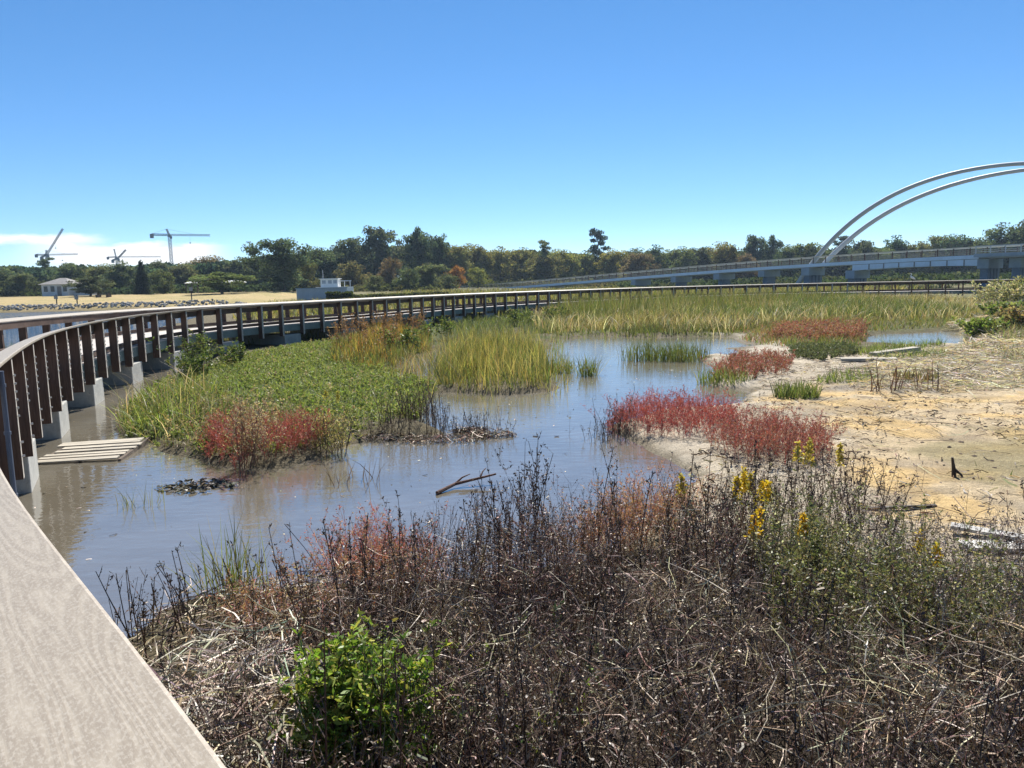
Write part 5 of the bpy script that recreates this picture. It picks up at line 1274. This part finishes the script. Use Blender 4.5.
# the group of bare brown stems on the flats
x, y = G(905, 391, .1); t0 = (x, y, ground(x, y)); v = Veg()
B = np.column_stack([U(-.75, .75, 22), U(-.25, .25, 22), np.full(22, -.03)]); stalks(v, B, (.35, .8), (.014, .03), 3, (.1, .2), 0, (.02, .03), (.01, .02), [(.20, .10, .06), (.14, .075, .05), (.26, .15, .09)], DRY, .3)
o = v.build('bare_shrub', M_twig); o.location = t0; tag(o, 'low bare brown shrub of broken stems on the mud before the straw', 'shrub')
# little mud islets with dead plants in the pond
for (px, py, rx, ry, lab) in ((440, 440, .75, .3, 'long flat islet of dead brown plants in front of the cordgrass'), (492, 436, .4, .18, 'small round islet of dead stems in mid pond'), (470, 432, .3, .15, 'tiny brown islet between the long islet and the round one'), (385, 439, .5, .2, 'brown debris islet at the right tip of the green bank')):
    x, y = G(px, py, 0); n = 260; a = U(0, 6.28, n); rr = np.sqrt(rng.random(n)); B = np.column_stack([rx*rr*np.cos(a), ry*rr*np.sin(a), np.full(n, .0)]); v = Veg()
    tangle(v, B, (.06, .3), (.006, .016), DRY+BR_+[(.3, .16, .11)], (0, .06), (-.2, .4), S=3); stalks(v, B[:26], (.12, .5), (.006, .010), 4, (.15, .35), 2, (.015, .03), (.007, .012), DARKSTEM, DARKSTEM+DRY, .3)
    o = v.build('debris_islet', M_twig); o.location = (x, y, 0); tag(o, lab, 'debris', 'debris islets in the pond')
# floating leaf raft
x, y = G(197, 487, 0); v = Veg(); n = 150; a = U(0, 6.28, n); rr = np.sqrt(rng.random(n)); B = np.column_stack([.55*rr*np.cos(a), .30*rr*np.sin(a), U(.002, .03, n)])
tangle(v, B, (.03, .12), (.02, .05), [(.03, .028, .02), (.05, .045, .03), (.13, .11, .07)], (0, .015), (-.1, .2), S=3); o = v.build('leaf_raft', M_twig); o.location = (x, y, 0); tag(o, 'small raft of dark rotting leaves floating left of mid pond', 'floating leaves', kind='stuff')
HAZE = .00016
# ------------------------------------------------------------------ sky and sun
SUN_EL, SUN_AZ = R(47), R(7)
w = bpy.data.worlds.new('World'); SC.world = w; w.use_nodes = True; nt = w.node_tree; nt.nodes.clear()
out = nt.nodes.new('ShaderNodeOutputWorld'); bg = nt.nodes.new('ShaderNodeBackground'); bg.inputs[1].default_value = .096
sky = nt.nodes.new('ShaderNodeTexSky'); sky.sky_type = 'NISHITA'; sky.sun_disc = False; sky.sun_elevation = SUN_EL; sky.sun_rotation = SUN_AZ
sky.altitude = 0; sky.air_density = .6; sky.dust_density = 0.0; sky.ozone_density = 4.0
hs = nt.nodes.new('ShaderNodeHueSaturation'); hs.inputs['Hue'].default_value = .499; hs.inputs['Saturation'].default_value = 1.27; gm = nt.nodes.new('ShaderNodeGamma'); gm.inputs[1].default_value = .84; nt.links.new(sky.outputs[0], gm.inputs[0]); nt.links.new(gm.outputs[0], hs.inputs['Color'])
tc = nt.nodes.new('ShaderNodeTexCoord'); sx = nt.nodes.new('ShaderNodeSeparateXYZ'); nt.links.new(tc.outputs['Generated'], sx.inputs[0])
# a low cloud bank far out over the lake
X, Y, Z = sx.outputs
az = math_(nt, 'ARCTAN2', X, Y)                         # 0 straight ahead, negative to the left
def bank(c_el, half, a0, a1, soft, seed):
    cv = nt.nodes.new('ShaderNodeCombineXYZ'); nt.links.new(math_(nt, 'MULTIPLY', az, 22.0), cv.inputs[0]); nt.links.new(math_(nt, 'MULTIPLY', Z, 70.0), cv.inputs[1]); cv.inputs[2].default_value = seed
    n = noise(nt, cv.outputs[0], 1.0, 5, .55)
    d = math_(nt, 'ABSOLUTE', math_(nt, 'SUBTRACT', Z, c_el))
    e = math_(nt, 'SUBTRACT', math_(nt, 'MULTIPLY_ADD', math_(nt, 'SUBTRACT', n, .5), .022, half), d)
    m = sstep(nt, e, 0.0, soft)
    g = math_(nt, 'MULTIPLY', sstep(nt, az, a1, a1-.05), sstep(nt, az, a0-.08, a0))
    return math_(nt, 'MULTIPLY', m, g)
c1 = bank(.060, .009, -1.2, -.46, .008, 3.0); c2 = bank(.043, .016, -.50, -.335, .008, 8.0); c3 = bank(.018, .014, -1.3, -.36, .03, 5.0)
cm = math_(nt, 'MAXIMUM', math_(nt, 'MAXIMUM', math_(nt, 'MULTIPLY', c1, 1.0), math_(nt, 'MULTIPLY', c2, 1.0)), math_(nt, 'MULTIPLY', c3, .5))
fin = mixc(nt, cm, hs.outputs[0], (5.6, 5.8, 6.0))
nt.links.new(fin, bg.inputs[0]); nt.links.new(bg.outputs[0], out.inputs[0])
# thin warm-season haze over the far shore
hb = MB(); hb.box(-330, 330, -60, 420, -1.9, 60); hm, hn_, ho = nodes('haze_air')
pv = hn_.nodes.new('ShaderNodeVolumePrincipled'); pv.inputs['Color'].default_value = (.6, .78, 1, 1); pv.inputs['Density'].default_value = HAZE; pv.inputs['Anisotropy'].default_value = .2
hn_.links.new(pv.outputs[0], ho.inputs['Volume'])
tag(hb.build('haze', hm), 'thin bluish haze softening the far treeline', 'haze', kind='stuff')
sl = bpy.data.lights.new('sun', 'SUN'); sl.energy = 4.8; sl.angle = R(.5); sl.color = (1, .95, .87)
so = bpy.data.objects.new('sun', sl); COL.objects.link(so)
sv_ = Vector((math.cos(SUN_EL)*math.sin(SUN_AZ), math.cos(SUN_EL)*math.cos(SUN_AZ), math.sin(SUN_EL)))
so.rotation_euler = (-sv_).to_track_quat('-Z', 'Y').to_euler()
SC.view_settings.view_transform = 'Standard'; SC.view_settings.look = 'None'; SC.view_settings.gamma = 1.0; SC.view_settings.exposure = 1.08
SC.render.engine = 'CYCLES'; SC.cycles.max_bounces = 6; SC.cycles.transparent_max_bounces = 8
SC.cycles.use_denoising = True
